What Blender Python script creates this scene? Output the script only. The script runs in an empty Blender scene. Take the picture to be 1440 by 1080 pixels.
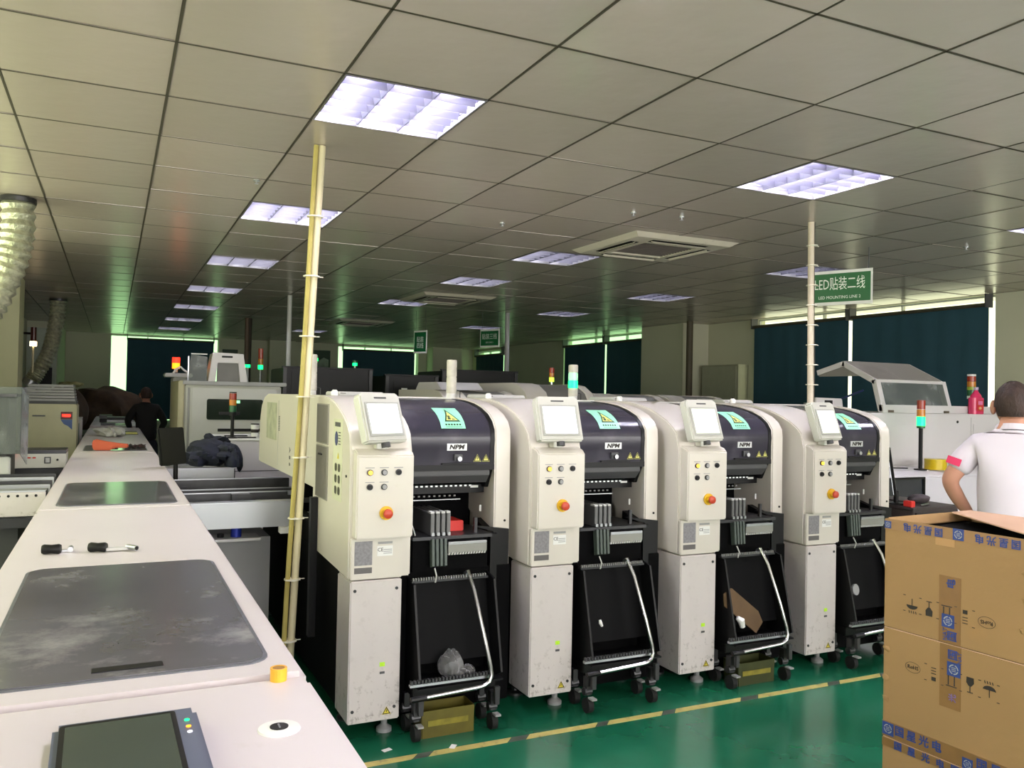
import bpy, bmesh, math, random
from math import sin, cos, pi, radians, atan2, sqrt
from mathutils import Matrix, Vector
random.seed(7)
C = bpy.context.scene.collection
S = bpy.context.scene

# ------------------------------------------------------------------ camera
FPX, YAW, PIT, ROL = 1176.09, .4449, .0157, .0202
cam_d = bpy.data.cameras.new('camera'); cam = bpy.data.objects.new('camera', cam_d); C.objects.link(cam)
cam_d.sensor_width = 36; cam_d.sensor_fit = 'HORIZONTAL'; cam_d.lens = 36*FPX/1440; cam_d.clip_start = .05
_F = Vector((sin(YAW)*cos(PIT), cos(YAW)*cos(PIT), sin(PIT))); _r = Vector((cos(YAW), -sin(YAW), 0)); _u = _r.cross(_F)
_R = _r*cos(ROL)+_u*sin(ROL); _U = -_r*sin(ROL)+_u*cos(ROL)
cam.matrix_world = Matrix(((_R.x, _U.x, -_F.x, 0), (_R.y, _U.y, -_F.y, 0), (_R.z, _U.z, -_F.z, 1.5), (0, 0, 0, 1)))
S.camera = cam
# ------------------------------------------------------------------ exposure, sky, daylight, added fill
S.view_settings.view_transform = 'Standard'; S.view_settings.look = 'None'
S.view_settings.gamma = 1; S.view_settings.use_curve_mapping = False
EXPOSURE = 0.7
S.view_settings.exposure = EXPOSURE
LAMP = 120.0          # ceiling tube radiance
W = bpy.data.worlds.new('sky'); S.world = W; W.use_nodes = True
bg = W.node_tree.nodes['Background']
sky = W.node_tree.nodes.new('ShaderNodeTexSky'); sky.sky_type = 'HOSEK_WILKIE'; sky.turbidity = 6; sky.sun_direction = (-.4, -.3, .86)
skm = W.node_tree.nodes.new('ShaderNodeMixRGB'); skm.inputs[0].default_value = .85; skm.inputs[2].default_value = (1, 1, .95, 1)
W.node_tree.links.new(sky.outputs[0], skm.inputs[1]); W.node_tree.links.new(skm.outputs[0], bg.inputs[0])
bg.inputs[1].default_value = 2.6
# daylight entering through the unblinded windows of the near side wall
al = bpy.data.lights.new('daylight', 'AREA'); al.shape = 'RECTANGLE'; al.size = 6.0; al.size_y = 1.3; al.energy = 40; al.color = (.92, 1, .68)
ao = bpy.data.objects.new('daylight', al); C.objects.link(ao); ao.location = (-1.41, 4.6, 1.9); ao.rotation_euler = (0, radians(-90), 0)
ao.rotation_euler = Matrix(((0, 0, -1), (1, 0, 0), (0, -1, 0))).to_euler()   # normal (-Z) towards +X
a2 = bpy.data.lights.new('front_fill', 'AREA'); a2.shape = 'RECTANGLE'; a2.size = 9.0; a2.size_y = 1.6; a2.energy = 210; a2.color = (1, .95, 1)  # fill panel added behind the camera to brighten ceiling and machine fronts
a2o = bpy.data.objects.new('front_fill', a2); C.objects.link(a2o); a2o.location = (3.6, -2.2, 1.7); a2o.rotation_euler = (radians(90), 0, radians(0))
# ------------------------------------------------------------------ materials
def lin(c):
    c = c/255.
    return c/12.92 if c <= .04045 else ((c+.055)/1.055)**2.4
def rgb(r, g, b): return (lin(r), lin(g), lin(b), 1)
_m = {}
def mat(name, col, rough=.5, metal=0, emit=0, var=.06, scale=8, bump=0, bscale=60, spec=.5, coat=0, alpha=1, dirt=None, stretch=None, low=False):
    if name in _m: return _m[name]
    m = bpy.data.materials.new(name); m.use_nodes = True; _m[name] = m
    nt = m.node_tree; N = nt.nodes; L = nt.links; b = N['Principled BSDF']
    c = rgb(*col)
    tc = N.new('ShaderNodeTexCoord'); src = tc.outputs['Object']
    if stretch:
        mp = N.new('ShaderNodeMapping'); mp.inputs['Scale'].default_value = stretch; L.new(src, mp.inputs[0]); src = mp.outputs[0]
    nz = N.new('ShaderNodeTexNoise'); nz.inputs['Scale'].default_value = scale; nz.inputs['Detail'].default_value = 4
    L.new(src, nz.inputs['Vector'])
    rp = N.new('ShaderNodeValToRGB'); rp.color_ramp.elements[0].position = .3; rp.color_ramp.elements[1].position = .7
    rp.color_ramp.elements[0].color = tuple(x*(1-var) for x in c[:3])+(1,)
    rp.color_ramp.elements[1].color = tuple(min(1, x*(1+var)) for x in c[:3])+(1,)
    L.new(nz.outputs['Fac'], rp.inputs[0]); out = rp.outputs[0]
    if dirt:
        dc, amt, ds = dirt
        n2 = N.new('ShaderNodeTexNoise'); n2.inputs['Scale'].default_value = ds; n2.inputs['Detail'].default_value = 9; n2.inputs['Roughness'].default_value = .7
        L.new(tc.outputs['Object'], n2.inputs['Vector'])
        r2 = N.new('ShaderNodeValToRGB'); r2.color_ramp.elements[0].position = .62-amt*.15; r2.color_ramp.elements[1].position = .72
        L.new(n2.outputs['Fac'], r2.inputs[0])
        mx = N.new('ShaderNodeMixRGB'); mx.inputs[2].default_value = rgb(*dc)
        mm = N.new('ShaderNodeMath'); mm.operation = 'MULTIPLY'; mm.inputs[1].default_value = min(1, amt*2)
        dsrc = r2.outputs[0]
        if low:      # wear gathers along the foot of the panel
            sp = N.new('ShaderNodeSeparateXYZ'); L.new(tc.outputs['Generated'], sp.inputs[0]); lr = N.new('ShaderNodeMapRange'); lr.inputs[1].default_value = .42; lr.inputs[2].default_value = .12; lr.inputs[3].default_value = .14; L.new(sp.outputs['Z'], lr.inputs[0])
            lm = N.new('ShaderNodeMath'); lm.operation = 'MULTIPLY'; L.new(dsrc, lm.inputs[0]); L.new(lr.outputs[0], lm.inputs[1]); dsrc = lm.outputs[0]
        L.new(dsrc, mm.inputs[0]); L.new(mm.outputs[0], mx.inputs[0]); L.new(out, mx.inputs[1]); out = mx.outputs[0]
    L.new(out, b.inputs['Base Color'])
    b.inputs['Roughness'].default_value = rough; b.inputs['Metallic'].default_value = metal
    b.inputs['Specular IOR Level'].default_value = spec; b.inputs['Coat Weight'].default_value = coat
    if emit: L.new(out, b.inputs['Emission Color']); b.inputs['Emission Strength'].default_value = emit
    if bump:
        n3 = N.new('ShaderNodeTexNoise'); n3.inputs['Scale'].default_value = bscale; n3.inputs['Detail'].default_value = 3; L.new(src, n3.inputs['Vector'])
        bp = N.new('ShaderNodeBump'); bp.inputs['Strength'].default_value = bump; bp.inputs['Distance'].default_value = .01
        L.new(n3.outputs['Fac'], bp.inputs['Height']); L.new(bp.outputs[0], b.inputs['Normal'])
    b.inputs['Alpha'].default_value = alpha
    return m
def glass(name, tint, trans, rough=.08, dust=0, dcol=(190, 190, 190), dscale=4, base=.12):
    """Sheet glass or clear plastic: tinted see-through with a glossy surface and optional dust."""
    if name in _m: return _m[name]
    m = bpy.data.materials.new(name); m.use_nodes = True; _m[name] = m
    nt = m.node_tree; N = nt.nodes; L = nt.links; N.remove(N['Principled BSDF'])
    tr = N.new('ShaderNodeBsdfTransparent'); tr.inputs[0].default_value = rgb(*trans)
    gl = N.new('ShaderNodeBsdfPrincipled'); gl.inputs['Base Color'].default_value = rgb(*tint); gl.inputs['Roughness'].default_value = rough
    lw = N.new('ShaderNodeLayerWeight'); lw.inputs[0].default_value = .5
    pw = N.new('ShaderNodeMath'); pw.operation = 'POWER'; pw.inputs[1].default_value = 4; L.new(lw.outputs['Facing'], pw.inputs[0])
    fr = N.new('ShaderNodeMath'); fr.operation = 'MULTIPLY_ADD'; fr.inputs[1].default_value = .85; fr.inputs[2].default_value = .04; L.new(pw.outputs[0], fr.inputs[0])
    tc = N.new('ShaderNodeTexCoord'); nz = N.new('ShaderNodeTexNoise'); nz.inputs['Scale'].default_value = dscale; nz.inputs['Detail'].default_value = 6
    L.new(tc.outputs['Object'], nz.inputs['Vector'])
    r = N.new('ShaderNodeValToRGB'); r.color_ramp.elements[0].position = .5; r.color_ramp.elements[1].position = .66; L.new(nz.outputs['Fac'], r.inputs[0])
    mc = N.new('ShaderNodeMixRGB'); mc.inputs[1].default_value = rgb(*tint); mc.inputs[2].default_value = rgb(*dcol)
    mu = N.new('ShaderNodeMath'); mu.operation = 'MULTIPLY'; mu.inputs[1].default_value = dust; L.new(r.outputs[0], mu.inputs[0])
    L.new(mu.outputs[0], mc.inputs[0]); L.new(mc.outputs[0], gl.inputs['Base Color'])
    ad = N.new('ShaderNodeMath'); ad.operation = 'ADD'; ad.use_clamp = True; L.new(fr.outputs[0], ad.inputs[0])
    a2 = N.new('ShaderNodeMath'); a2.operation = 'ADD'; a2.inputs[1].default_value = base; L.new(mu.outputs[0], a2.inputs[0]); L.new(a2.outputs[0], ad.inputs[1])
    mx = N.new('ShaderNodeMixShader'); L.new(ad.outputs[0], mx.inputs[0]); L.new(tr.outputs[0], mx.inputs[1]); L.new(gl.outputs[0], mx.inputs[2])
    L.new(mx.outputs[0], N['Material Output'].inputs[0])
    return m
WHITE = mat('white_paint', (208, 200, 202), .35, var=.02, scale=3, dirt=((170, 160, 140), .12, 6))
WHITE2 = mat('worn_white_paint', (200, 193, 190), .38, var=.03, scale=4, dirt=((88, 76, 62), .5, 24), low=True)
SHELL = mat('cream_white_shell', (208, 202, 192), .3, var=.02, scale=2, dirt=((180, 165, 140), .15, 5))
OVENW = mat('oven_white', (204, 200, 200), .35, var=.02, scale=3)
PLAST = mat('grey_plastic', (196, 195, 186), .4, var=.02)
BLACK = mat('black_paint', (11, 11, 13), .45, var=.2, scale=9, spec=.3)
BLACKM = mat('black_matte', (5, 5, 6), .8, var=.3, scale=7, spec=.1)
RUBBER = mat('rubber', (16, 16, 16), .8, var=.1)
CHROME = mat('chrome', (160, 160, 160), .24, 1, var=.03)
STEEL = mat('brushed_steel', (176, 178, 182), .32, 1, var=.06, scale=6, stretch=(1, 30, 30))
SILVER = mat('silver_aluminium', (178, 180, 184), .35, .7, var=.04, scale=4)
DSTEEL = mat('dark_steel', (70, 70, 72), .4, .8, var=.15, scale=12)
GREYP = mat('grey_paint', (150, 150, 150), .45, var=.04)
LGREY = mat('light_grey_paint', (186, 186, 182), .42, var=.03)
DGREY = mat('dark_grey', (72, 72, 74), .5, var=.06)
YEL = mat('yellow', (226, 178, 30), .5, var=.05)
YELB = mat('pale_yellow_label', (226, 222, 120), .5, var=.03)
RED = mat('red', (206, 42, 34), .45, var=.05)
ORANGE = mat('orange', (196, 88, 54), .5, var=.05)
CARD = mat('cardboard', (150, 118, 76), .85, var=.05, scale=3, bump=.15, bscale=30, dirt=((160, 122, 76), .25, 5))
CARDL = mat('cardboard_inside', (206, 168, 140), .85, var=.05, scale=3)
PAPER = mat('paper', (225, 225, 222), .7, var=.03)
INK = mat('ink', (40, 34, 30), .7)
BLUEINK = mat('blue_ink', (58, 84, 150), .6, var=.15, scale=60)
TAPE = mat('clear_tape', (132, 100, 62), .2, var=.06, scale=20)
LABEL = mat('mint_label', (150, 232, 190), .45, var=.02)
DGREEN = mat('dark_green_ink', (22, 62, 34), .5)
SCREEN = mat('lit_screen', (235, 240, 238), .3, emit=1.1, var=.03, scale=30)
GLEDM = mat('green_signal_lit', (10, 255, 110), .4, emit=2.2, var=.02)
GDARK = mat('green_signal_off', (24, 90, 50), .3, var=.05)
REDLED = mat('red_signal_lit', (255, 36, 20), .4, emit=3, var=.02)
AMBLED = mat('amber_signal_lit', (255, 140, 24), .4, emit=2, var=.02)
REDOFF = mat('red_signal_off', (150, 44, 26), .25, var=.05)
AMBOFF = mat('amber_signal_off', (196, 122, 40), .25, var=.05)
WDIFF = mat('frosted_signal', (196, 192, 180), .4, var=.1, scale=30)
YLED = mat('yellow_button_lit', (255, 196, 60), .4, emit=1.1, var=.02)
GDISP = mat('green_display_lit', (150, 190, 40), .4, emit=.35, var=.1, scale=80)
GREENSIGN = mat('sign_green', (10, 92, 48), .4, var=.03)
CLOTHB = mat('navy_cloth', (13, 19, 38), .9, var=.25, scale=10, bump=.5, bscale=25)
BLIND = mat('teal_blind', (40, 76, 92), .8, var=.05, scale=6, bump=.1)
SMOKE = glass('smoked_hood', (74, 71, 84), (90, 90, 100), .16, dust=.3, dcol=(112, 110, 118), dscale=2.5, base=.5)  # grey-violet tint and dust blotches also paint in the hood's reflected haze
CLEARP = glass('clear_plastic', (150, 155, 155), (205, 210, 205), .2, dust=.3, base=.2)
BAGP = glass('bag_plastic', (190, 190, 190), (200, 200, 200), .3, dust=.5)
DUSTW = glass('dusty_window', (96, 96, 100), (70, 70, 74), .13, dust=.8, dcol=(178, 176, 172), dscale=2.2)
TINTG = glass('tinted_window', (52, 66, 56), (80, 96, 88), .08, base=.4)
WINGREEN = glass('green_window_glass', (180, 200, 170), (196, 226, 190), .05, base=.02)
WINYEL = glass('pale_window_glass', (200, 205, 180), (232, 234, 214), .05, base=.02)

# ------------------------------------------------------------------ mesh building
class B:
    def __init__(s): s.v = []; s.f = []; s.mi = []; s.cur = 0; s.M = Matrix()
    def _add(s, vs, fs):
        n = len(s.v); s.v += [tuple(s.M @ Vector(v)) for v in vs]
        s.f += [tuple(n+i for i in f) for f in fs]; s.mi += [s.cur]*len(fs); return s
    def box(s, x0, x1, y0, y1, z0, z1):
        vs = [(x, y, z) for z in (z0, z1) for y in (y0, y1) for x in (x0, x1)]
        return s._add(vs, [(0, 2, 3, 1), (4, 5, 7, 6), (0, 1, 5, 4), (2, 6, 7, 3), (0, 4, 6, 2), (1, 3, 7, 5)])
    def quad(s, *p): return s._add(p, [tuple(range(len(p)))])
    def prism(s, poly, ax, a, b):
        n = len(poly)
        def P(u, w, t): return {'x': (t, u, w), 'y': (u, t, w), 'z': (u, w, t)}[ax]
        vs = [P(u, w, a) for u, w in poly]+[P(u, w, b) for u, w in poly]
        fs = [tuple(range(n)), tuple(range(2*n-1, n-1, -1))]+[(i, n+i, n+(i+1) % n, (i+1) % n) for i in range(n)]
        return s._add(vs, fs)
    def cyl(s, p0, p1, r0, r1=None, seg=14):
        return s.tube([p0, p1], [r0, r0 if r1 is None else r1], seg)
    def tube(s, pts, r, seg=8, cap=True):
        pts = [Vector(p) for p in pts]; n = len(pts)
        if not isinstance(r, (list, tuple)): r = [r]*n
        t0 = (pts[1]-pts[0]).normalized(); up = Vector((0, 0, 1)) if abs(t0.z) < .9 else Vector((1, 0, 0))
        a = t0.cross(up).normalized(); vs = []
        for i, p in enumerate(pts):
            t = (pts[min(i+1, n-1)]-pts[max(i-1, 0)]).normalized()
            a = (a-t*a.dot(t)).normalized(); b = t.cross(a)
            for k in range(seg):
                q = 2*pi*k/seg; vs.append(tuple(p+(a*cos(q)+b*sin(q))*r[i]))
        fs = [(i*seg+k, i*seg+(k+1) % seg, (i+1)*seg+(k+1) % seg, (i+1)*seg+k) for i in range(n-1) for k in range(seg)]
        if cap: fs += [tuple(range(seg-1, -1, -1)), tuple((n-1)*seg+k for k in range(seg))]
        return s._add(vs, fs)
    def ball(s, c, rx, ry=None, rz=None, su=14, sv=9, fn=None):
        ry = rx if ry is None else ry; rz = rx if rz is None else rz
        vs = [(c[0], c[1], c[2]+rz)]; fs = []
        for j in range(1, sv):
            for i in range(su):
                th = pi*j/sv; ph = 2*pi*i/su
                d = Vector((sin(th)*cos(ph), sin(th)*sin(ph), cos(th))); k = fn(d) if fn else 1
                vs.append((c[0]+rx*d.x*k, c[1]+ry*d.y*k, c[2]+rz*d.z*k))
        vs.append((c[0], c[1], c[2]-rz)); e = len(vs)-1
        for i in range(su): fs.append((0, 1+i, 1+(i+1) % su)); fs.append((e, e-su+(i+1) % su, e-su+i))
        for j in range(sv-2):
            for i in range(su): a = 1+j*su+i; b = 1+j*su+(i+1) % su; fs.append((a, a+su, b+su, b))
        return s._add(vs, fs)
    def lathe(s, prof, c=(0, 0, 0), seg=20):
        n = len(prof); vs = [(c[0]+r*cos(2*pi*k/seg), c[1]+r*sin(2*pi*k/seg), c[2]+z) for r, z in prof for k in range(seg)]
        fs = [(i*seg+k, i*seg+(k+1) % seg, (i+1)*seg+(k+1) % seg, (i+1)*seg+k) for i in range(n-1) for k in range(seg)]
        fs += [tuple(range(seg-1, -1, -1)), tuple((n-1)*seg+k for k in range(seg))]
        return s._add(vs, fs)
def mk(name, b, mats, parent=None, bev=0, smooth=35, bseg=2):
    me = bpy.data.meshes.new(name); me.from_pydata(b.v, [], b.f)
    for m in (mats if isinstance(mats, (list, tuple)) else [mats]): me.materials.append(m)
    if any(b.mi): me.polygons.foreach_set('material_index', b.mi)
    bm = bmesh.new(); bm.from_mesh(me); bmesh.ops.recalc_face_normals(bm, faces=bm.faces)
    if bev:
        es = [e for e in bm.edges if len(e.link_faces) == 2 and e.calc_face_angle(0) > .6]
        bmesh.ops.bevel(bm, geom=es, offset=bev, segments=bseg, affect='EDGES', clamp_overlap=True)
    bm.to_mesh(me); bm.free()
    if smooth:
        me.shade_smooth(); me.set_sharp_from_angle(angle=radians(smooth))
    o = bpy.data.objects.new(name, me); C.objects.link(o)
    if parent is not None: o.parent = parent
    return o
def tag(o, label, cat, group=None, kind=None):
    o['label'] = label; o['category'] = cat
    if group: o['group'] = group
    if kind: o['kind'] = kind
    return o
def thing(name, label, cat, loc=(0, 0, 0), rz=0, group=None):
    o = bpy.data.objects.new(name, None); o.empty_display_size = .1; C.objects.link(o)
    o.location = loc; o.rotation_euler = (0, 0, rz); return tag(o, label, cat, group)
def struct(name, b, m, parent=None, **k):
    o = mk(name, b, m, parent, **k); o['kind'] = 'structure'; return o
def copy_tree(o, parent=None):
    c = o.copy(); C.objects.link(c)
    if parent is not None: c.parent = parent
    for ch in list(o.children): copy_tree(ch, c)
    return c
def bx(name, m, parent, *d, bev=0, **k): return mk(name, B().box(*d), m, parent, bev=bev, **k)
TXT = []
def text(name, s, size, M, m, parent=None, ext=.0004, sx=1, align='CENTER', bold=0):
    """Flat lettering as a mesh; M places text X right, Y up, Z out of the face."""
    cu = bpy.data.curves.new(name, 'FONT'); cu.body = s; cu.size = size; cu.extrude = ext; cu.align_x = align; cu.align_y = 'CENTER'; cu.resolution_u = 2; cu.offset = bold
    t = bpy.data.objects.new(name, cu); C.objects.link(t)
    dg = bpy.context.evaluated_depsgraph_get(); dg.update()
    me = bpy.data.meshes.new_from_object(t.evaluated_get(dg)); bpy.data.objects.remove(t); bpy.data.curves.remove(cu)
    me.transform(M @ Matrix.Diagonal((sx, 1, 1, 1))); me.materials.clear(); me.materials.append(m)
    o = bpy.data.objects.new(name, me); C.objects.link(o)
    if parent is not None: o.parent = parent
    return o
def frame(o, X, Y, Z):
    return Matrix(((X[0], Y[0], Z[0], o[0]), (X[1], Y[1], Z[1], o[1]), (X[2], Y[2], Z[2], o[2]), (0, 0, 0, 1)))
def F_y(x, y, z): return frame((x, y, z), (1, 0, 0), (0, 0, 1), (0, -1, 0))     # on a face looking to -y
def F_x(x, y, z): return frame((x, y, z), (0, -1, 0), (0, 0, 1), (-1, 0, 0))    # on a face looking to -x

# ------------------------------------------------------------------ the room
XL, XR, YN, YF, ZC = -1.45, 8.6, -2.24, 20.5, 2.726
fm = bpy.data.materials.new('green_epoxy'); fm.use_nodes = True
nt = fm.node_tree; N = nt.nodes; L = nt.links; b_ = N['Principled BSDF']; tc = N.new('ShaderNodeTexCoord')
nz = N.new('ShaderNodeTexNoise'); nz.inputs['Scale'].default_value = 1.6; nz.inputs['Detail'].default_value = 8; L.new(tc.outputs['Object'], nz.inputs[0])
rp = N.new('ShaderNodeValToRGB'); rp.color_ramp.elements[0].color = rgb(20, 84, 58); rp.color_ramp.elements[1].color = rgb(30, 106, 76)
rp.color_ramp.elements[0].position = .35; rp.color_ramp.elements[1].position = .65; L.new(nz.outputs[0], rp.inputs[0]); L.new(rp.outputs[0], b_.inputs['Base Color'])
n2 = N.new('ShaderNodeTexNoise'); n2.inputs['Scale'].default_value = 5; L.new(tc.outputs['Object'], n2.inputs[0])
bp = N.new('ShaderNodeBump'); bp.inputs['Strength'].default_value = .05; bp.inputs['Distance'].default_value = .02; L.new(n2.outputs[0], bp.inputs['Height']); L.new(bp.outputs[0], b_.inputs['Normal'])
b_.inputs['Roughness'].default_value = .2
floor = struct('floor', B().box(XL-.2, XR+.2, YN-.2, YF+.2, -.1, 0), fm, smooth=0)
WALLM = mat('wall_paint', (198, 197, 174), .8, var=.04, scale=1.2)
CEILM = mat('plenum', (60, 58, 52), .9)
def wall_with_holes(name, ax, pos, t, a0, a1, holes, z1=2.9):
    b = B(); cur = a0
    def add(u0, u1, w0, w1):
        if u1-u0 > 1e-4 and w1-w0 > 1e-4:
            if ax == 'x': b.box(pos, pos+t, u0, u1, w0, w1)
            else: b.box(u0, u1, pos, pos+t, w0, w1)
    for h0, h1, hz0, hz1 in sorted(holes):
        add(cur, h0, 0, z1); add(h0, h1, 0, hz0); add(h0, h1, hz1, z1); cur = h1
    add(cur, a1, 0, z1)
    return struct(name, b, WALLM, smooth=0)
H_R = [(5.915, 9.68, .9, 2.722), (12.12, 15.52, .9, 2.722), (18.3, 20.2, .9, 2.66)]
H_B = [(-.08, 2.2, .8, 2.71), (5.0, 7.08, .9, 2.69)]
H_L = [(1.4, 7.8, 1.2, 2.5)]
wall_with_holes('wall_right', 'x', XR, .2, YN-.2, YF+.2, H_R)
wall_with_holes('wall_back', 'y', YF, .2, XL-.2, XR+.2, H_B)
wall_with_holes('wall_left', 'x', XL-.2, .2, YN-.2, YF+.2, H_L)
H_F = [(-.9, 8.1, .9, 2.5)]  # unseen opening behind the camera, added to go with the fill panel
wall_with_holes('wall_front', 'y', YN-.2, .2, XL-.2, XR+.2, H_F)
# pillars and wall steps
struct('wall_pillar_left', B().box(XL, -.945, 10.57, 11.1, 0, ZC), mat('pillar_paint', (208, 208, 168), .75, var=.03, scale=2), smooth=0)
struct('wall_step_left', B().box(XL, -.95, 17.6, YF, 0, ZC), WALLM, smooth=0)
struct('wall_pillar_right', B().box(8.1, XR, 10.75, 11.9, 0, ZC), WALLM, smooth=0)
struct('wall_pillar_back', B().box(7.3, 8.1, 20.0, YF, 0, ZC), WALLM, smooth=0)
struct('wall_post_back', B().box(3.3, 3.9, 20.2, YF, 0, ZC), WALLM, smooth=0)
# ceiling slab, tiles, lamps
ceil = struct('ceiling', B().box(XL-.2, XR+.2, YN-.2, YF+.2, 2.9, 3.0), CEILM, smooth=0)
T = .6; GX0, GY0 = .172, 3.158
tm = bpy.data.materials.new('ceiling_tile_paint'); tm.use_nodes = True
nt = tm.node_tree; N = nt.nodes; L = nt.links; b_ = N['Principled BSDF']; tc = N.new('ShaderNodeTexCoord'); oi = N.new('ShaderNodeObjectInfo')
hs = N.new('ShaderNodeHueSaturation'); hs.inputs['Color'].default_value = rgb(186, 174, 163)
mr = N.new('ShaderNodeMapRange'); mr.inputs[3].default_value = .9; mr.inputs[4].default_value = 1.06; L.new(oi.outputs['Random'], mr.inputs[0]); L.new(mr.outputs[0], hs.inputs['Value'])
L.new(hs.outputs[0], b_.inputs['Base Color']); b_.inputs['Roughness'].default_value = .26; b_.inputs['Specular IOR Level'].default_value = .7; b_.inputs['Metallic'].default_value = .15
nz = N.new('ShaderNodeTexNoise'); nz.inputs['Scale'].default_value = 9; nz.inputs['Detail'].default_value = 2; L.new(tc.outputs['Object'], nz.inputs[0])
bp = N.new('ShaderNodeBump'); bp.inputs['Strength'].default_value = .25; bp.inputs['Distance'].default_value = .01; L.new(nz.outputs[0], bp.inputs['Height']); L.new(bp.outputs[0], b_.inputs['Normal'])
def tile_mesh(b, x, y, z=0, w=T):
    g = .0048; c = .0008; a0 = [(x+g, y+g), (x+w-g, y+g), (x+w-g, y+T-g), (x+g, y+T-g)]; h = g+c
    a1 = [(x+h, y+h), (x+w-h, y+h), (x+w-h, y+T-h), (x+h, y+T-h)]
    vs = [(p[0], p[1], z+.022) for p in a0]+[(p[0], p[1], z+.004) for p in a0]+[(p[0], p[1], z) for p in a1]
    fs = [(0, 1, 2, 3), (11, 10, 9, 8)]+[(i, i+4, (i+1) % 4+4, (i+1) % 4) for i in range(4)]+[(i+4, i+8, (i+1) % 4+8, (i+1) % 4+4) for i in range(4)]
    b._add(vs, fs)
lamp_rows = {1: [-4, 0, 4, 8, 12, 16, 20, 24], 5: [-4, 0, 5, 8, 12, 17, 22], 9: [-4, 0, 4, 8, 12, 17]}  # nearest lamp of each column is out of view, added for brightness
taken = {(c, r) for c, rs in lamp_rows.items() for r in rs}
AC = [(5.4, 3.2), (5.4, 10.1), (5.4, 17.6)]   # grid column, row of the cassette's near corner (1.6 tiles square)
ac_cells = set()
acs = [(3.39, 5.07), (3.28, 9.35), (3.3, 13.5)]
def seen(x, y):
    d = Vector((x, y, ZC-1.5)); c = Vector((d.dot(_R), d.dot(_U), d.dot(_F)))
    return c.z > .3 and abs(c.x/c.z) < .72 and abs(c.y/c.z) < .56, c.z
cells = []
def in_ac(i, j):
    x0, y0 = GX0+i*T, GY0+j*T
    return any(x0 < ax+.93 and x0+T > ax+.02 and y0 < ay+.93 and y0+T > ay+.02 for ax, ay in acs)
for i in range(-3, 15):
    for j in range(-9, 29):
        if (i, j) in taken or in_ac(i, j): continue
        x0, y0 = GX0+i*T, GY0+j*T
        if x0+T < XL or x0 > XR: continue
        v, dz = seen(x0+.3, y0+.3); cells.append((0 if v else 1, dz, i, j))
cells.sort(); proto = None; rest = B()
bt = B(); tile_mesh(bt, 0, 0); tm_me = None
for k, (v, dz, i, j) in enumerate(cells):
    x0, y0 = GX0+i*T, GY0+j*T
    if k < 300 and not v:
        if proto is None: o = proto = mk('ceiling_tile', bt, tm, ceil, smooth=0)
        else: o = proto.copy(); C.objects.link(o)
        o.location = (x0, y0, ZC+random.uniform(0, .0025)); o.rotation_euler = (random.uniform(-.0022, .0022), random.uniform(-.0022, .0022), 0)
    else:
        x1 = min(x0+T, XR); tile_mesh(rest, max(x0, XL), y0, ZC+random.uniform(0, .002), x1-max(x0, XL))
o = mk('far_tiles', rest, tm, ceil, smooth=0); o['kind'] = 'stuff'
# dark runner strips (T bars) over the joints
b = B()
for i in range(-3, 16):
    if XL < GX0+i*T < XR: b.box(GX0+i*T-.0046, GX0+i*T+.0046, YN, YF, ZC-.0012, ZC-.0004)
for j in range(-9, 30): b.box(XL, XR, GY0+j*T-.0046, GY0+j*T+.0046, ZC-.0012, ZC-.0004)
mk('grid_rail', b, mat('grid_bars', (74, 70, 60), .8, spec=.1), ceil, smooth=0)['kind'] = 'stuff'
# small pieces around the air conditioners that are less than a tile wide
TUBE = mat('lamp_tube', (244, 240, 255), .4, emit=LAMP, var=.0)
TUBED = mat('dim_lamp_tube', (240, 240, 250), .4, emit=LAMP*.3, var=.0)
REFL = mat('lamp_reflector', (116, 115, 130), .3, .75, var=.02)
FRM = mat('lamp_rim', (120, 118, 120), .4, .5)
def lamp_proto(tm_):
    t = thing('ceiling_lamp', 'x', 'ceiling lamp', (0, 0, 0)); w = T
    b = B(); e = .012
    for d in ((0, w, 0, e), (0, w, w-e, w), (0, e, e, w-e), (w-e, w, e, w-e)): b.box(d[0]+.002, d[1]-.002, d[2]+.002, d[3]-.002, -.004, .02)
    mk('rim', b, FRM, t, smooth=0)
    b = B(); b.box(.012, .588, .012, .588, .1, .104); b.box(.008, .012, .008, .592, .02, .104); b.box(.588, .592, .008, .592, .02, .104)
    b.box(.012, .588, .008, .012, .02, .104); b.box(.012, .588, .588, .592, .02, .104); mk('reflector', b, REFL, t, smooth=0)
    for k in range(3): mk('tube', B().cyl((.108+.192*k, .03, .062), (.108+.192*k, .57, .062), .013, seg=8), tm_, t)
    for k in range(2):
        x = .204+.192*k; mk('long_blade', B().prism([(x-.014, .045), (x+.014, .045), (x+.002, 0), (x-.002, 0)], 'y', .014, .586), REFL, t, smooth=0)
    for k in range(5):
        y = .108+.096*k; mk('cross_blade', B().prism([(y-.007, .04), (y+.007, .04), (y+.001, .001), (y-.001, .001)], 'x', .014, .586), REFL, t, smooth=0)
    return t
lp = lamp_proto(TUBE); lpd = lamp_proto(TUBED)
rown = {1: 'over the long white line', 5: 'over the placement machines', 9: 'beside the teal blinds'}
ords = ['added for fill just behind the viewer', 'first', 'second', 'third', 'fourth', 'fifth', 'sixth', 'seventh']
used = {0: 0, 1: 0}
for c_, rs in lamp_rows.items():
    for q, r in enumerate(rs):
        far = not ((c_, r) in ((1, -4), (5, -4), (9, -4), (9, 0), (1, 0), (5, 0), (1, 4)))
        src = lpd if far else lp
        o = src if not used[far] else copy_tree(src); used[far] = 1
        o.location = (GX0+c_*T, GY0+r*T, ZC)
        o['label'] = 'louvred ceiling lamp %s, %s from the near end' % (rown[c_], ords[q]); o['group'] = 'louvred ceiling lamps'
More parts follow.
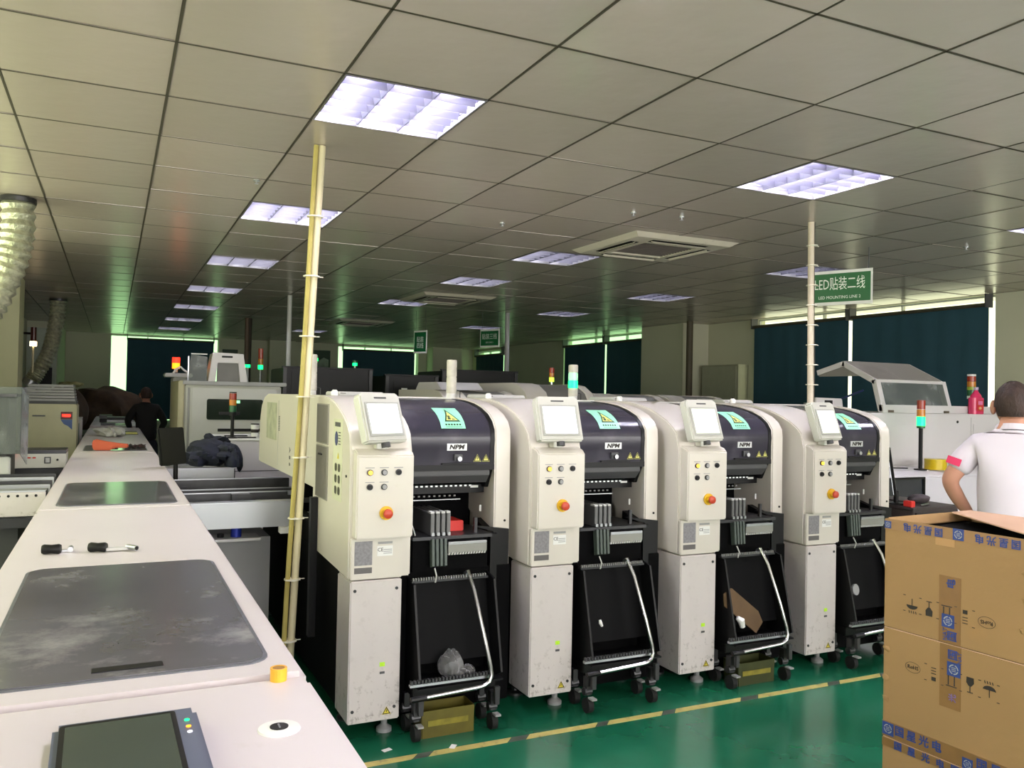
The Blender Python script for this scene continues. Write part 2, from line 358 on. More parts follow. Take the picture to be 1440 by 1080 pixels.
# ------------------------------------------------------------------ windows and blinds
def window_(n, ax, pos, h, gm):
    u0, u1, z0, z1 = h
    w = bpy.data.objects.new('window_%d' % n, None); C.objects.link(w); w['kind'] = 'structure'
    def bb(b, a0, a1, q0, q1, c0, c1):
        b.box(q0, q1, a0, a1, c0, c1) if ax == 'x' else b.box(a0, a1, q0, q1, c0, c1)
    s = 1 if pos > 0 else -1; p0, p1 = sorted((pos+s*.08, pos+s*.13)); b = B(); e = .018
    bb(b, u0, u1, p0, p1, z0, z0+e); bb(b, u0, u1, p0, p1, z1-e, z1); nb = 3
    for k in range(nb+1):
        u = u0+(u1-u0-e)*k/nb; bb(b, u, u+e, p0, p1, z0+e, z1-e)
    mk('window_frame', b, LGREY, w, smooth=0)
    b = B(); m = (p0+p1)/2; bb(b, u0+.01, u1-.01, m-.003, m+.003, z0+.01, z1-.01); mk('pane', b, gm, w, smooth=0)
for k, h in enumerate(H_R): window_(k+1, 'x', XR, h, WINYEL if k == 0 else WINGREEN)
for k, h in enumerate(H_B): window_(k+4, 'y', YF, h, WINGREEN)
window_(6, 'x', XL, H_L[0], WINYEL); window_(7, 'y', YN, H_F[0], WINYEL)  # the front window is unseen, added behind the camera for brightness
def blind(ax, pos, u0, u1, z0, z1, label, slit=0):
    t = thing('roller_blind', label, 'blind', group='teal roller blinds')
    n = int((u1-u0)/.06)+2; pts = []
    for k in range(n): u = u0+(u1-u0)*k/(n-1); pts.append((u, pos+.004*sin(k*1.3)+.002*sin(k*.37)))
    b = B(); vs = []; fs = []
    for (u, p) in pts:
        for d in (0, .004):
            for z in (z0, z1-.03): vs.append((p+d, u, z) if ax == 'x' else (u, p+d, z))
    for k in range(n-1):
        a = k*4; c = a+4; fs += [(a, a+1, c+1, c), (a+2, c+2, c+3, a+3), (a+1, a+3, c+3, c+1), (a, c, c+2, a+2)]
    fs += [(0, 2, 3, 1), (n*4-4, n*4-3, n*4-1, n*4-2)]
    b._add(vs, fs); mk('fabric', b, BLIND, t)
    f = (lambda u, z: (pos-.03, u, z)) if ax == 'x' else (lambda u, z: (u, pos-.03, z))
    mk('roller', B().cyl(f(u0, z1-.03), f(u1, z1-.03), .022, seg=10), mat('roller_dark', (70, 66, 52), .5), t)
    mk('hem_bar', B().cyl(f(u0, z0), f(u1, z0), .012, seg=8), DGREY, t)
    for u in (u0, u1): mk('bracket', B().box(*( (pos-.06, pos+.06, u-.008, u+.008, z1-.06, ZC-.002) if ax == 'x' else (u-.008, u+.008, pos-.06, pos+.06, z1-.06, ZC-.002))), DGREY, t)
    return t
pr_ = XR-.06
blind('x', pr_, 5.95, 7.80, 1.0, 2.635, 'wide teal blind beside the raised oven hood, nearer the man in white')
blind('x', pr_, 7.86, 9.62, 1.0, 2.635, 'teal blind left of the bright slit behind the green hanging sign')
blind('x', pr_, 12.24, 13.72, 1.0, 2.61, 'teal blind between the grey wall pillar and a thin light slit')
blind('x', pr_, 13.78, 15.36, 1.0, 2.61, 'teal blind with a light strip at its far edge, past the pillar')
blind('x', pr_, 18.42, 20.1, 1.0, 2.58, 'small teal blind in the far corner beneath a dark sign')
blind('y', YF-.06, .26, 2.08, .85, 2.66, 'tall teal blind at the end of the white line behind the red signal light')
blind('y', YF-.06, 5.1, 6.96, 1.0, 2.62, 'low teal blind on the far wall behind the black enclosures')
# fluorescent batten glow strips above the blinds: real light leaking over the roller; the gap is left open above
# ------------------------------------------------------------------ air conditioners in the ceiling
def ac(x, y, label):
    t = thing('ceiling_air_conditioner', label, 'air conditioner', (x, y, ZC), 0, 'cassette air conditioners'); w = .95
    ivory = mat('ac_ivory', (196, 190, 172), .4, var=.04, dirt=((70, 64, 50), .3, 8))
    b = B(); o_ = [(0, 0), (w, 0), (w, w), (0, w)]; zz = -.03
    ins = lambda e: [(e, e), (w-e, e), (w-e, w-e), (e, w-e)]
    A = [(p[0], p[1], .0) for p in o_]; Bq = [(p[0], p[1], zz) for p in ins(.05)]; Cq = [(p[0], p[1], zz-.004) for p in ins(.23)]; Dq = [(p[0], p[1], .02) for p in ins(.23)]
    for P, Q in ((A, Bq), (Bq, Cq), (Cq, Dq)):
        for i in range(4): b.quad(P[i], P[(i+1) % 4], Q[(i+1) % 4], Q[i])
    mk('fascia', b, ivory, t, smooth=0)
    g = mk('intake_grille', B().box(.235, w-.235, .235, w-.235, -.02, -.012), mat('ac_grille_dark', (52, 46, 44), .6, var=.2, scale=40), t, smooth=0)
    b = B()
    for k in range(12): b.box(.24, w-.24, .25+k*.038, .256+k*.038, -.03, -.0205)
    mk('grille_bars', b, mat('ac_bars', (92, 84, 78), .5), g, smooth=0)['kind'] = 'stuff'
    for k in range(4):
        b = B(); M = Matrix.Translation((w/2, w/2, 0)) @ Matrix.Rotation(k*pi/2, 4, 'Z') @ Matrix.Translation((-w/2, -w/2, 0)); b.M = M
        b.box(.22, w-.22, .1, .175, -.0335, -.0325); s_ = mk('air_slot', b, BLACKM, t, smooth=0)
        b = B(); b.M = M @ Matrix.Translation((0, .137, -.034)) @ Matrix.Rotation(.6, 4, 'X'); b.box(.225, w-.225, -.016, .016, -.004, -.001); mk('vane', b, ivory, s_, smooth=0)
    mk('body_box', B().box(.06, w-.06, .06, w-.06, .022, .16), LGREY, t, smooth=0)
    return t
ac(acs[0][0], acs[0][1], 'large cassette air conditioner beside the unlit lamp, nearest of three')
ac(acs[1][0], acs[1][1], 'middle cassette air conditioner in the dim part of the ceiling')
ac(acs[2][0], acs[2][1], 'small looking cassette air conditioner farthest along the ceiling')
b = B()   # plain plates that close the partly covered tile cells round the cassettes
for ax, ay in acs:
    i0 = math.floor((ax+.02-GX0)/T); i1 = math.ceil((ax+.93-GX0)/T); j0 = math.floor((ay+.02-GY0)/T); j1 = math.ceil((ay+.93-GY0)/T)
    X0, X1, Y0, Y1 = GX0+i0*T+.005, GX0+i1*T-.005, GY0+j0*T+.005, GY0+j1*T-.005
    for d in ((X0, ax+.01, Y0, Y1), (ax+.94, X1, Y0, Y1), (ax+.01, ax+.94, Y0, ay+.01), (ax+.01, ax+.94, ay+.94, Y1)):
        if d[1]-d[0] > .01 and d[3]-d[2] > .01: b.box(d[0], d[1], d[2], d[3], ZC+.001, ZC+.02)
mk('cut_tile', b, tm, ceil, smooth=0)
# sprinklers
for (x, y, l_) in ((3.05, 4.6, 'tiny sprinkler beside the nearest air conditioner, left of two'), (3.4, 4.55, 'tiny sprinkler just before the nearest air conditioner'), (.72, 5.0, 'tiny dark sprinkler before the second lamp of the long line'), (5.9, 4.3, 'tiny sprinkler behind the green sign wire'), (2.45, 5.35, 'small sprinkler over the gap between pole and air conditioner'), (6.2, 5.5, 'sprinkler nearest the wide window with teal blinds')):
    b = B().cyl((x, y, ZC+.01), (x, y, ZC-.006), .018, seg=10); b.cyl((x, y, ZC-.006), (x, y, ZC-.02), .005, seg=6); b.box(x-.01, x+.01, y-.01, y+.01, ZC-.022, ZC-.02)
    tag(mk('sprinkler_head', b, STEEL), l_, 'sprinkler', 'sprinkler heads')
# ------------------------------------------------------------------ poles, hoses, signs
POLEW = mat('ivory_pole', (206, 196, 160), .35, var=.04, scale=5)
TIE = mat('cable_tie', (220, 215, 200), .5)
CABLE = mat('ivory_cable', (168, 154, 84), .6, var=.1, scale=12)
DCABLE = mat('dark_cable', (52, 44, 34), .6)
def pole(x0, y0, z0, x1, y1, label, r=.018, cable=None, m=None, ties=True):
    t = thing('utility_pole', label, 'pole', (x0, y0, z0), 0); H = ZC-z0
    top = (x1-x0, y1-y0, H-.002); mk('pipe', B().cyl((0, 0, 0), top, r, seg=14), m or POLEW, t)
    mk('flange', B().cyl((0, 0, 0), (0, 0, .012), r*2, seg=14), STEEL, t)
    if cable:
        pts = []
        for k in range(24):
            f = k/23; pts.append((top[0]*f+cable[0]*(1+.25*sin(f*7)*(1-f)), top[1]*f+cable[1], H*f*.995+.01))
        mk('cable', B().tube(pts, cable[2], 8), CABLE if cable[3] else DCABLE, t)
        if ties:
            for k in range(1, 9):
                f = k/9.2; c = (top[0]*f+cable[0]*.4, top[1]*f, H*f)
                mk('cable_tie', B().cyl((c[0], c[1], c[2]-.003), (c[0], c[1], c[2]+.003), r+abs(cable[0])*.75, seg=12).box(c[0]+r, c[0]+r+.04, c[1]-.002, c[1]+.002, c[2]-.002, c[2]+.002), TIE, t)
    return t
pole(.8, 4.14, 0, .905, 4.14, 'tall ivory pole with tied cables rising past the first placement machine', cable=(-.03, -.008, .012, 1))
b = B().box(.86, .95, 4.10, 4.19, ZC-.002, ZC); 
pole(4.25, 4.23, 1.4905, 4.235, 4.23, 'ivory pole on the last placement machine in front of the green sign', .021, cable=(.024, 0, .009, 0), m=mat('beige_pole', (196, 184, 164), .4))
pole(1.98, 10.7, 0, 1.98, 10.7, 'thin grey pole standing among the black enclosures', .028, m=LGREY)
pole(1.98, 14.4, 0, 1.98, 14.4, 'dark brown cable pole behind the white slotted cover', .035, m=mat('brown_pole', (96, 78, 62), .6), cable=(.05, 0, .03, 0), ties=False)
pole(5.15, 11.0, 0, 5.15, 11.0, 'grey pole beside the small dark hanging sign near the blinds', .035, m=GREYP)
pole(8.0, 10.45, 0, 8.0, 10.45, 'dark vertical conduit next to the grey wall cabinet', .05, m=mat('conduit_brown', (74, 66, 50), .6))
def hose(path, r, label, rings):
    t = thing('extraction_hose', label, 'hose', (0, 0, 0))
    P = [Vector(p) for p in path]; pts = []; rr = []; n = rings*4
    for k in range(n+1):
        u = k/n*(len(P)-1); i = min(int(u), len(P)-2); f = u-i
        p0, p1, p2, p3 = P[max(i-1, 0)], P[i], P[i+1], P[min(i+2, len(P)-1)]
        pts.append(.5*((2*p1)+(p2-p0)*f+(2*p0-5*p1+4*p2-p3)*f*f+(3*p1-p0-3*p2+p3)*f**3)); rr.append(r*(1, .92, .83, .92)[k % 4])
    m = mk('foil_duct', B().tube(pts, rr, 20, cap=False), mat('foil', (182, 184, 160), .32, .6, var=.3, scale=30, bump=.9, bscale=45), t)
    mk('collar', B().cyl(path[0], tuple(Vector(path[0])-Vector((0, 0, .03))), r*1.06, seg=24), DSTEEL, t)
    mk('spout', B().cyl(path[-1], tuple(Vector(path[-1])+(Vector(path[-1])-Vector(path[-2])).normalized()*.08), r*.95, seg=20), STEEL, t)
    return t
hose([(-.59, 6.28, ZC-.001), (-.585, 6.28, 2.5), (-.62, 6.28, 2.3), (-.70, 6.28, 2.08), (-.78, 6.28, 1.9), (-.85, 6.28, 1.62), (-.87, 6.28, 1.4)], .105, 'wide corrugated foil hose hanging by the side window, larger of two', 22)
hose([(-.71, 13.1, ZC-.001), (-.72, 13.1, 2.5), (-.76, 13.1, 2.2), (-.82, 13.1, 1.95), (-.93, 13.1, 1.72), (-1.0, 13.1, 1.6)], .105, 'slender bent foil hose beyond the cream wall pillar', 26)
tag(mk('hose_connector', B().box(-1.2, -.95, 13.0, 13.25, 1.40, 1.50), STEEL, bev=.01), 'metal duct box under the farther bent foil hose', 'connector')
def sign(c, ang, w, h, label, lines, hang=.12, frame_=.012, face=-1):
    """c = centre, ang = direction of the text's right-hand side in plan."""
    X = Vector((cos(ang), sin(ang), 0)); Zn = Vector((sin(ang), -cos(ang), 0))
    t = thing('hanging_sign', label, 'sign', c, ang)
    mk('board', B().box(-w/2, w/2, -.006, .006, -h/2, h/2), PAPER, t, smooth=0)
    mk('green_face', B().box(-w/2+frame_, w/2-frame_, -.0085, -.0062, -h/2+frame_*2, h/2-frame_*2), GREENSIGN, t, smooth=0)
    for s, sz, zz, sx in lines: text('lettering', s, sz, F_y(0, -.0088, zz), mat('sign_white', (225, 232, 225), .5, emit=.0), t, sx=sx)
    for sx in (-w/2+.03, w/2-.03): mk('hanger_wire', B().cyl((sx, 0, h/2-.005), (sx, 0, ZC-c[2]-.001), .003, seg=6), DSTEEL, t)
    return t
SA = atan2(-.907, .42)
def sign_at(px_, py_, zc, w, h, label, lines):
    return sign((px_-.42*w/2, py_+.907*w/2, zc), SA, w, h, label, lines)
sign_at(5.306, 4.656, 2.425, .5, .275, 'green hanging sign with white lettering behind the ivory pole', [('LED贴装二线', .112, .025, .62), ('LED MOUNTING LINE 2', .034, -.078, .92)])
sign_at(4.98, 10.9, 2.345, .36, .26, 'small dark green hanging sign in front of the far corner blind', [('贴装三线', .09, .02, .8), ('LED LINE 3', .03, -.06, 1)])
sign_at(4.045, 11.35, 2.27, .26, .33, 'narrow looking dark green sign hanging above the black enclosures', [('贴装', .09, .03, .8), ('四线', .09, -.06, .8)])
# ------------------------------------------------------------------ the long white line
def rounded(x0, x1, y0, y1, r, n=5):
    p = []
    for cx, cy, a in ((x1-r, y1-r, 0), (x0+r, y1-r, 90), (x0+r, y0+r, 180), (x1-r, y0+r, 270)):
        for k in range(n+1): t = radians(a+90*k/n); p.append((cx+r*cos(t), cy+r*sin(t)))
    return p
def line_module(y0, y1, label, win=None, slot=False):
    t = thing('conveyor_module', label, 'machine', (.0275, y0, 0), 0, 'white conveyor line modules'); n = y1-y0
    g = .003
    mk('top_cover', B().box(-.3, .3, g, n-g, .88, 1.0), WHITE, t, bev=.012)
    mk('cabinet', B().box(-.27, .27, .03, n-.03, .12, .879), LGREY, t, bev=.004)
    for k in range(2):
        ym = n*(k+.5)/2
        d = mk('side_door', B().box(.271, .279, ym-n/4+.04, ym+n/4-.04, .2, .84), WHITE, t, bev=.003)
        mk('handle', B().box(.28, .295, ym-.04, ym+.04, .5, .52), BLACK, d)
    for sx in (-.2, .2):
        for yy in (.15, n-.15): mk('foot', B().cyl((sx, yy, 0), (sx, yy, .12), .03, .02, seg=10), DSTEEL, t)
    if win:
        w0, w1, a, b_ = win; a -= .0275; b_ -= .0275; w0 -= y0; w1 -= y0
        f = mk('window_rim', B().prism(rounded(a-.008, b_+.008, w0-.008, w1+.008, .05), 'z', .9995, 1.0022), mat('window_tape', (96, 98, 104), .4, var=.2, scale=40), t)
        p = mk('window_sheet', B().prism(rounded(a, b_, w0, w1, .045), 'z', 1.0023, 1.0045), WINTOP, t)
        if slot: mk('dark_slot', B().box(-.022-.0275, .094-.0275, 1.63-y0, 1.655-y0, 1.0046, 1.0062), BLACK, t)
    return t
# dusty sheet: grey, glossy, blotches of pale dust
WINTOP = mat('dusty_sheet', (96, 95, 100), .14, var=.25, scale=2.2, dirt=((150, 148, 148), .62, 3.2), stretch=(1, 1, 1))
line_module(-.5, 1.508, 'near white module of the line with grey touch panel and round lock')
line_module(1.512, 3.908, 'white line module with the largest dusty window and black slot', (1.6, 2.62, -.19, .27), True)
line_module(3.912, 7.3, 'white line module with shiny grey window, next beyond the seam', (4.0, 4.95, -.2, .266))
line_module(7.304, 9.7, 'white line module carrying the orange tool', (7.5, 8.2, -.2, .262))
line_module(9.704, 12.0, 'far white line module under crumpled white tissue', (10.15, 10.9, -.09, .262))
line_module(12.6, 14.4, 'small far white unit near the end of the line, cluttered on top', (12.9, 13.4, -.05, .2))
line_module(14.6, 17.0, 'farthest white unit of the line in front of the teal blind')
# touch panel
t = thing('touch_panel', 'grey control touch panel set in the near white module', 'control panel', (.032, 1.232, 1.0125), radians(1))
tilt = Matrix.Rotation(radians(.5), 4, 'X')
b = B(); b.M = tilt; b.box(-.095, .095, -.13, .115, -.012, .012); mk('housing', b, mat('panel_slate', (92, 98, 116), .4, var=.03), t, bev=.008)
b = B(); b.M = tilt; b.prism(rounded(-.086, .064, -.12, .1, .006), 'z', .0121, .0135); mk('bezel', b, BLACK, t)
b = B(); b.M = tilt; b.box(-.079, .057, -.11, .09, .0136, .0144); mk('screen', b, mat('panel_screen', (54, 64, 56), .25, var=.05, emit=.12), t)
for y, m in ((.06, GLEDM), (.035, AMBLED), (.015, mat('white_led', (230, 230, 240), .4, emit=1))):
    b = B(); b.M = tilt; b.cyl((.077, y, .0121), (.077, y, .0132), .0035, seg=8); mk('status_light', b, m, t)
# round lock plate
t = thing('lock_plate', 'round white lock plate with dark keyhole on the near module', 'lock', (.235, 1.272, 1.0))
mk('disc', B().lathe([(.0, .0002), (.031, .0002), (.03, .003), (.011, .004), (0, .004)], seg=28), PAPER, t)
mk('keyhole', B().cyl((0, 0, .0041), (0, 0, .0052), .0135, seg=18), BLACK, t)
mk('key_slot', B().box(-.0012, .0012, -.007, .007, .0053, .0062), STEEL, t)
# tape roll
t = thing('tape_roll', 'small amber adhesive tape roll on the edge of the near module', 'tape', (.272, 1.49, 1.0))
b = B(); n = 20
for k in range(n):
    a, c = 2*pi*k/n, 2*pi*(k+1)/n
    P = lambda r, q, z: (r*cos(q), r*sin(q), z)
    b.quad(P(.0145, a, 0), P(.0145, c, 0), P(.0145, c, .022), P(.0145, a, .022)); b.quad(P(.011, a, 0), P(.011, c, 0), P(.011, c, .022), P(.011, a, .022))
    b.quad(P(.0145, a, .022), P(.0145, c, .022), P(.011, c, .022), P(.011, a, .022)); b.quad(P(.0145, a, 0), P(.0145, c, 0), P(.011, c, 0), P(.011, a, 0))
mk('wound_tape', b, mat('amber_tape', (232, 170, 48), .3, var=.1, scale=40), t)
b = B().cyl((0, 0, .001), (0, 0, .0215), .0105, seg=16); mk('core', b, mat('tape_core', (150, 110, 60), .8), t)
# loose crank handles
def crank(loc, rz, label, folded):
    t = thing('crank_handle', label, 'handle', loc, rz)
    mk('grip', B().lathe([(0, -.026), (.012, -.026), (.015, -.02), (.013, 0), (.015, .02), (.012, .026), (0, .026)]), BLACK, t); g = t.children[0]
    g.rotation_euler = (0, radians(90), radians(-18 if not folded else -8)); g.location = (0, 0, .0151)
    if folded:
        mk('lever', B().box(.01, .05, .018, .034, .001, .007), STEEL, t, bev=.002); mk('pin', B().cyl((.05, .012, .0085), (.05, .045, .0085), .008, seg=12), STEEL, t)
    else:
        mk('lever', B().prism(rounded(.008, .085, -.012, .01, .01), 'z', .004, .012), LGREY, t, bev=.001)
        mk('pin', B().cyl((.082, .004, .011), (.108, -.03, .011), .0085, seg=12), STEEL, t)
        mk('pin_bore', B().cyl((.108, -.03, .011), (.1085, -.0307, .011), .006, seg=10), BLACK, t)
crank((-.155, 2.87, 1.0), 0, 'small black-gripped crank lying folded beside the big window', True)
crank((-.03, 2.86, 1.0), 0, 'longer crank with black grip, grey lever and steel pin on the white cover', False)
# orange tool, tissue, wires and odds and ends on the line
t = thing('label_gun', 'orange hand tool with black underside lying across the white line', 'tool', (-.02, 7.5, 1.006), radians(-6))
mk('body', B().prism([(-.115, .012), (-.1, .0), (.02, .0), (.04, .02), (.145, .02), (.15, .05), (.06, .06), (-.02, .072), (-.1, .09), (-.12, .07)], 'y', -.03, .03), ORANGE, t, bev=.008)
mk('base', B().box(-.13, .02, -.028, .028, 0, .0), BLACK, t) if 0 else mk('trigger', B().box(.0, .07, -.012, .012, .006, .0195), BLACK, t, bev=.003)
mk('nozzle', B().cyl((.15, 0, .036), (.17, 0, .036), .012, seg=10), BLACK, t)
b = B(); random.seed(3)
for q in range(5):
    pts = [(.15+random.uniform(-.02, .02), 7.75, 1.0125)]
    for k in range(9): pts.append((.1+k*.018+random.uniform(-.02, .02), 7.75+random.uniform(-.14, .22), 1.011+random.uniform(0, .02)))
    b.tube(pts, .0042, 5)
tag(mk('wire_tangle', b, mat('wire_maroon', (66, 34, 38), .5, var=.4, scale=20)), 'tangle of dark red wires beside the orange tool', 'wires')
def crumple(b, c, rx, ry, rz, seed, amp=.35, su=26, sv=14):
    rnd = random.Random(seed); ph = [(rnd.uniform(1, 7), rnd.uniform(1, 7), rnd.uniform(0, 6)) for _ in range(8)]
    def fn(d): return 1+amp*sum(sin(p[0]*d.x*1.7+p[1]*d.y*1.3+p[2]+d.z*3) for p in ph)/8*1.6
    b.ball(c, rx, ry, rz, su, sv, fn)
b = B(); crumple(b, (-.02, 10.0, 1.035), .16, .3, .05, 4); crumple(b, (.02, 9.9, 1.03), .1, .3, .06, 9)
b.v = [(x, y, max(z, 1.0052)) for x, y, z in b.v]
tag(mk('tissue', b, PAPER), 'crumpled white tissue on the far half of the line', 'tissue')
rnd = random.Random(5)
for k, (x, y, dx, dy, dz, m, l) in enumerate([
    (.2, 10.3, .06, .12, .012, YELB, 'pale yellow note pad near the far edge of the line'), (-.05, 12.75, .09, .1, .03, DSTEEL, 'dark metal block on the small far white unit'),
    (.05, 14.0, .12, .16, .02, PAPER, 'stack of white papers on the small far white unit'), (.12, 15.2, .2, .3, .04, DGREY, 'grey case on the farthest white unit'),
    (-.12, 13.8, .05, .07, .06, BLACK, 'black plug box at the side of the small far unit'), (-.1, 16, .1, .2, .05, DSTEEL, 'steel tray on the farthest white unit')]):
    tag(mk('clutter_item', B().box(x-dx, x+dx, y-dy, y+dy, 1.005, 1.005+dz), m, bev=.004), l, 'item')
# ------------------------------------------------------------------ link conveyor between line and placement machines
t = thing('link_conveyor', 'silver link conveyor between white line and first placement machine', 'conveyor', (.34, 4.63, 0))
def bar(name, *d, m=SILVER, bev=.002, par=None): return mk(name, B().box(*d), m, par or t, bev=bev)
bar('front_plate', 0, .575, 0, .012, .775, .905); bar('front_flange', 0, .575, -.004, .07, .906, .914, m=STEEL)
for yy, z in ((.28, .93), (.46, .93), (.86, .95)):
    r_ = bar('rail', 0, .7, yy, yy+.03, z-.06, z, m=DSTEEL); mk('rail_edge', B().box(0, .66, yy-.003, yy+.012, z+.0005, z+.006), STEEL, r_)
bar('cross_plate', 0, .7, .07, .86, .82, .835, m=GREYP)
for k in range(4): mk('roller', B().cyl((.06+k*.16, .1, .852), (.06+k*.16, .27, .852), .016, seg=10), DSTEEL, t)
bar('stop_bracket', .27, .37, .22, .275, .87, .93, m=DSTEEL); bar('sensor_block', .39, .42, .1, .2, .87, .9, m=BLACK)
bar('support_cabinet', .1, .47, .15, .85, .02, .7, m=GREYP); bar('support_lip', .02, .4, .03, .2, .7, .715, m=LGREY)
for xx in (.12, .28): mk('blue_cylinder', B().cyl((xx, .1, .716), (xx, .1, .81), .017 if xx < .2 else .028, seg=12), mat('blue_anodised', (38, 56, 160), .35, .3), t)
mk('clamp_knob', B().cyl((.2, .1, .716), (.2, .1, .735), .018, seg=10), BLACK, t)
bar('switch_box', .49, .55, -.03, .03, .74, .772, m=PAPER)
for xx in (.13, .44):
    for yy in (.2, .8): mk('foot', B().cyl((xx, yy, 0), (xx, yy, .019), .025, seg=10), RUBBER, t)
# ------------------------------------------------------------------ conveyors and machines on the far side of the line
t = thing('sensor_conveyor', 'white plated conveyor with rows of holes entering the line from the side', 'conveyor', (-1.3, 4.6, 0))
bar('front_plate', 0, 1.02, 0, .015, .885, 1.0, m=WHITE2)
b = B()
for k in range(26): b.cyl((.03+k*.038, -.0005, .983), (.03+k*.038, -.003, .983), .0065, seg=10)
mk('hole_row', b, BLACK, t)['kind'] = 'stuff'
for k in range(7):
    x = .1+k*.085+(.03 if k % 2 else 0)
    if k in (0, 1, 2, 3, 4, 5, 6):
        s_ = mk('sensor_knob', B().cyl((x+.36, -.0005, .955) if k > 6 else (x*1.25, -.0005, .952), (x*1.25, -.012, .952), .017, seg=14), DSTEEL, t)
        mk('screw', B().cyl((x*1.25-.03, -.0005, .965), (x*1.25-.03, -.003, .965), .004, seg=8), BLACK, t); mk('screw', B().cyl((x*1.25+.03, -.0005, .91), (x*1.25+.03, -.003, .91), .004, seg=8), BLACK, t)
bar('top_flange', 0, 1.02, -.003, .1, 1.0005, 1.008, m=SILVER)
for k in range(5): bar('rail', 0, 1.02, .14+k*.16, .17+k*.16, .96, 1.0+.004*k, m=(DSTEEL, SILVER)[k % 2])
bar('lower_rail', 0, 1.02, .0, .05, .83, .875, m=DSTEEL); bar('bed', 0, 1.02, .06, .85, .86, .88, m=BLACK); bar('stand', .2, .9, .1, .8, .0, .85, m=DGREY)
t = thing('controller_box', 'pale conveyor controller with square display and red light at its corner', 'controller', (-.9, 6.5, 0))
bar('case', .29, .62, 0, .3, .955, 1.05, m=PLAST); bar('dark_top_rail', .26, .62, .01, .3, 1.0505, 1.075, m=DSTEEL)
bar('display', .49, .53, -.002, 0, .985, 1.03, m=DGREY); bar('display_screen', .497, .523, -.004, -.0021, .992, 1.023, m=LGREY)
mk('button', B().cyl((.57, -.008, 1.01), (.57, 0, 1.01), .007, seg=10), BLACK, t)
for k in range(3): bar('red_marking', .36+k*.03, .38+k*.03, -.002, 0, 1.02, 1.03, m=RED)
bar('dark_column', .24, .285, .0, .3, .93, 1.06, m=BLACK)
mk('red_signal', B().ball((.3, -.01, 1.058), .014), REDLED, t)
bar('lower_beam', .2, .62, .02, .32, .9, .95, m=DSTEEL); bar('base_stand', .25, .6, .05, .3, 0, .899, m=DGREY)
# transparent guard with dark opening at the frame edge
t = thing('guard_cover', 'upright clear plastic guard by the side conveyor, dark machine behind', 'guard', (-.58, 5.5, 0))
b = B().box(-.5, .11, 0, .006, 1.12, 1.5); mk('front_sheet', b, CLEARP, t)
b = B(); b.quad((.11, 0, 1.5), (.11, .45, 1.44), (.11, .45, 1.02), (.11, 0, 1.12)); b.quad((.114, 0, 1.5), (.114, .45, 1.44), (.114, .45, 1.02), (.114, 0, 1.12)); mk('side_sheet', b, CLEARP, t)
mk('machine_body', B().box(-.5, .04, .1, .55, .0, 1.44), mat('dark_machine', (52, 50, 46), .5, var=.2), t, bev=.01)
mk('white_panel', B().box(-.5, .06, .05, .099, .6, 1.1), LGREY, t, bev=.006)
mk('shelf', B().box(-.5, .09, -.02, .6, 1.445, 1.46), DSTEEL, t)
# printer-like cabinet with red display
t = thing('label_printer', 'cream cabinet with a red lit display and blue corner panel', 'cabinet', (-.83, 10.0, 0))
cream = mat('cream_paint', (196, 192, 160), .5, var=.04)
bar('cabinet', 0, .49, 0, .6, .1, 1.33, m=cream, bev=.01); bar('lid', .0, .48, .02, .58, 1.331, 1.36, m=DGREY)
for k in range(6): bar('grey_shelf', .01+.004*k, .47-.004*k, .03, .55, 1.361+k*.03, 1.386+k*.03, m=GREYP)
bar('red_display', .34, .45, -.004, 0, 1.17, 1.25, m=mat('dark_red_panel', (96, 22, 24), .4)); bar('lit_digits', .355, .43, -.007, -.0042, 1.2, 1.222, m=REDLED)
b = B(); b.prism([(.34, 1.168), (.45, 1.168), (.45, 1.06), (.41, 1.1), (.37, 1.12)], 'y', -.004, 0); mk('blue_panel', b, mat('blue_panel', (48, 82, 150), .4), t)
bar('handle_bar', .08, .2, -.03, -.02, 1.2, 1.215, m=DSTEEL); bar('handle_post', .1, .115, -.02, 0, 1.2, 1.215, m=DSTEEL)
bar('plinth', .02, .47, .02, .58, 0, .099, m=BLACK)
t = thing('low_trolley', 'low white-framed trolley with teal panel beside the cream cabinet', 'trolley', (-.56, 10.8, 0))
bar('top', 0, .24, 0, .5, 1.13, 1.16, m=LGREY); bar('teal_panel', .02, .22, -.006, 0, .85, 1.1, m=mat('teal_panel', (36, 92, 92), .4)); bar('case', 0, .24, 0, .5, .3, 1.129, m=WHITE2)
for xx in (.04, .2): mk('wheel', B().cyl((xx, .1, .05), (xx+.02, .1, .05), .05, seg=14), RUBBER, t); mk('post', B().cyl((xx, .1, .09), (xx, .1, .3), .012), STEEL, t)
# monitor-like black square and bracket lamp on the wall recess
t = thing('wall_board', 'white framed board with a dark screen behind the bent foil hose', 'board', (-1.2, 17.56, 1.45))
bar('frame_panel', -.24, .24, 0, .035, -.1, 1.15, m=mat('board_white', (182, 190, 176), .5)); bar('dark_screen', -.16, .18, -.01, -.0005, .02, .42, m=BLACK)
bar('lower_rail', -.2, .2, .0, .035, -.16, -.11, m=DGREY)
t = thing('signal_light', 'dark signal lamp glowing cream on the arm by the foil hose', 'signal light', (-.935, 12.3, 2.07))
mk('arm', B().tube([(-.514, 0, .12), (0, 0, .12), (0, 0, .1)], .014), BLACK, t); mk('dark_section', B().cyl((0, 0, .02), (0, 0, .2), .035), mat('dark_red_lens', (70, 22, 18), .3), t)
mk('lit_section', B().cyl((0, 0, -.04), (0, 0, .019), .04), mat('cream_lamp_lit', (255, 220, 170), .4, emit=6), t); mk('stem', B().cyl((0, 0, -.38), (0, 0, -.041), .012), POLEW, t)
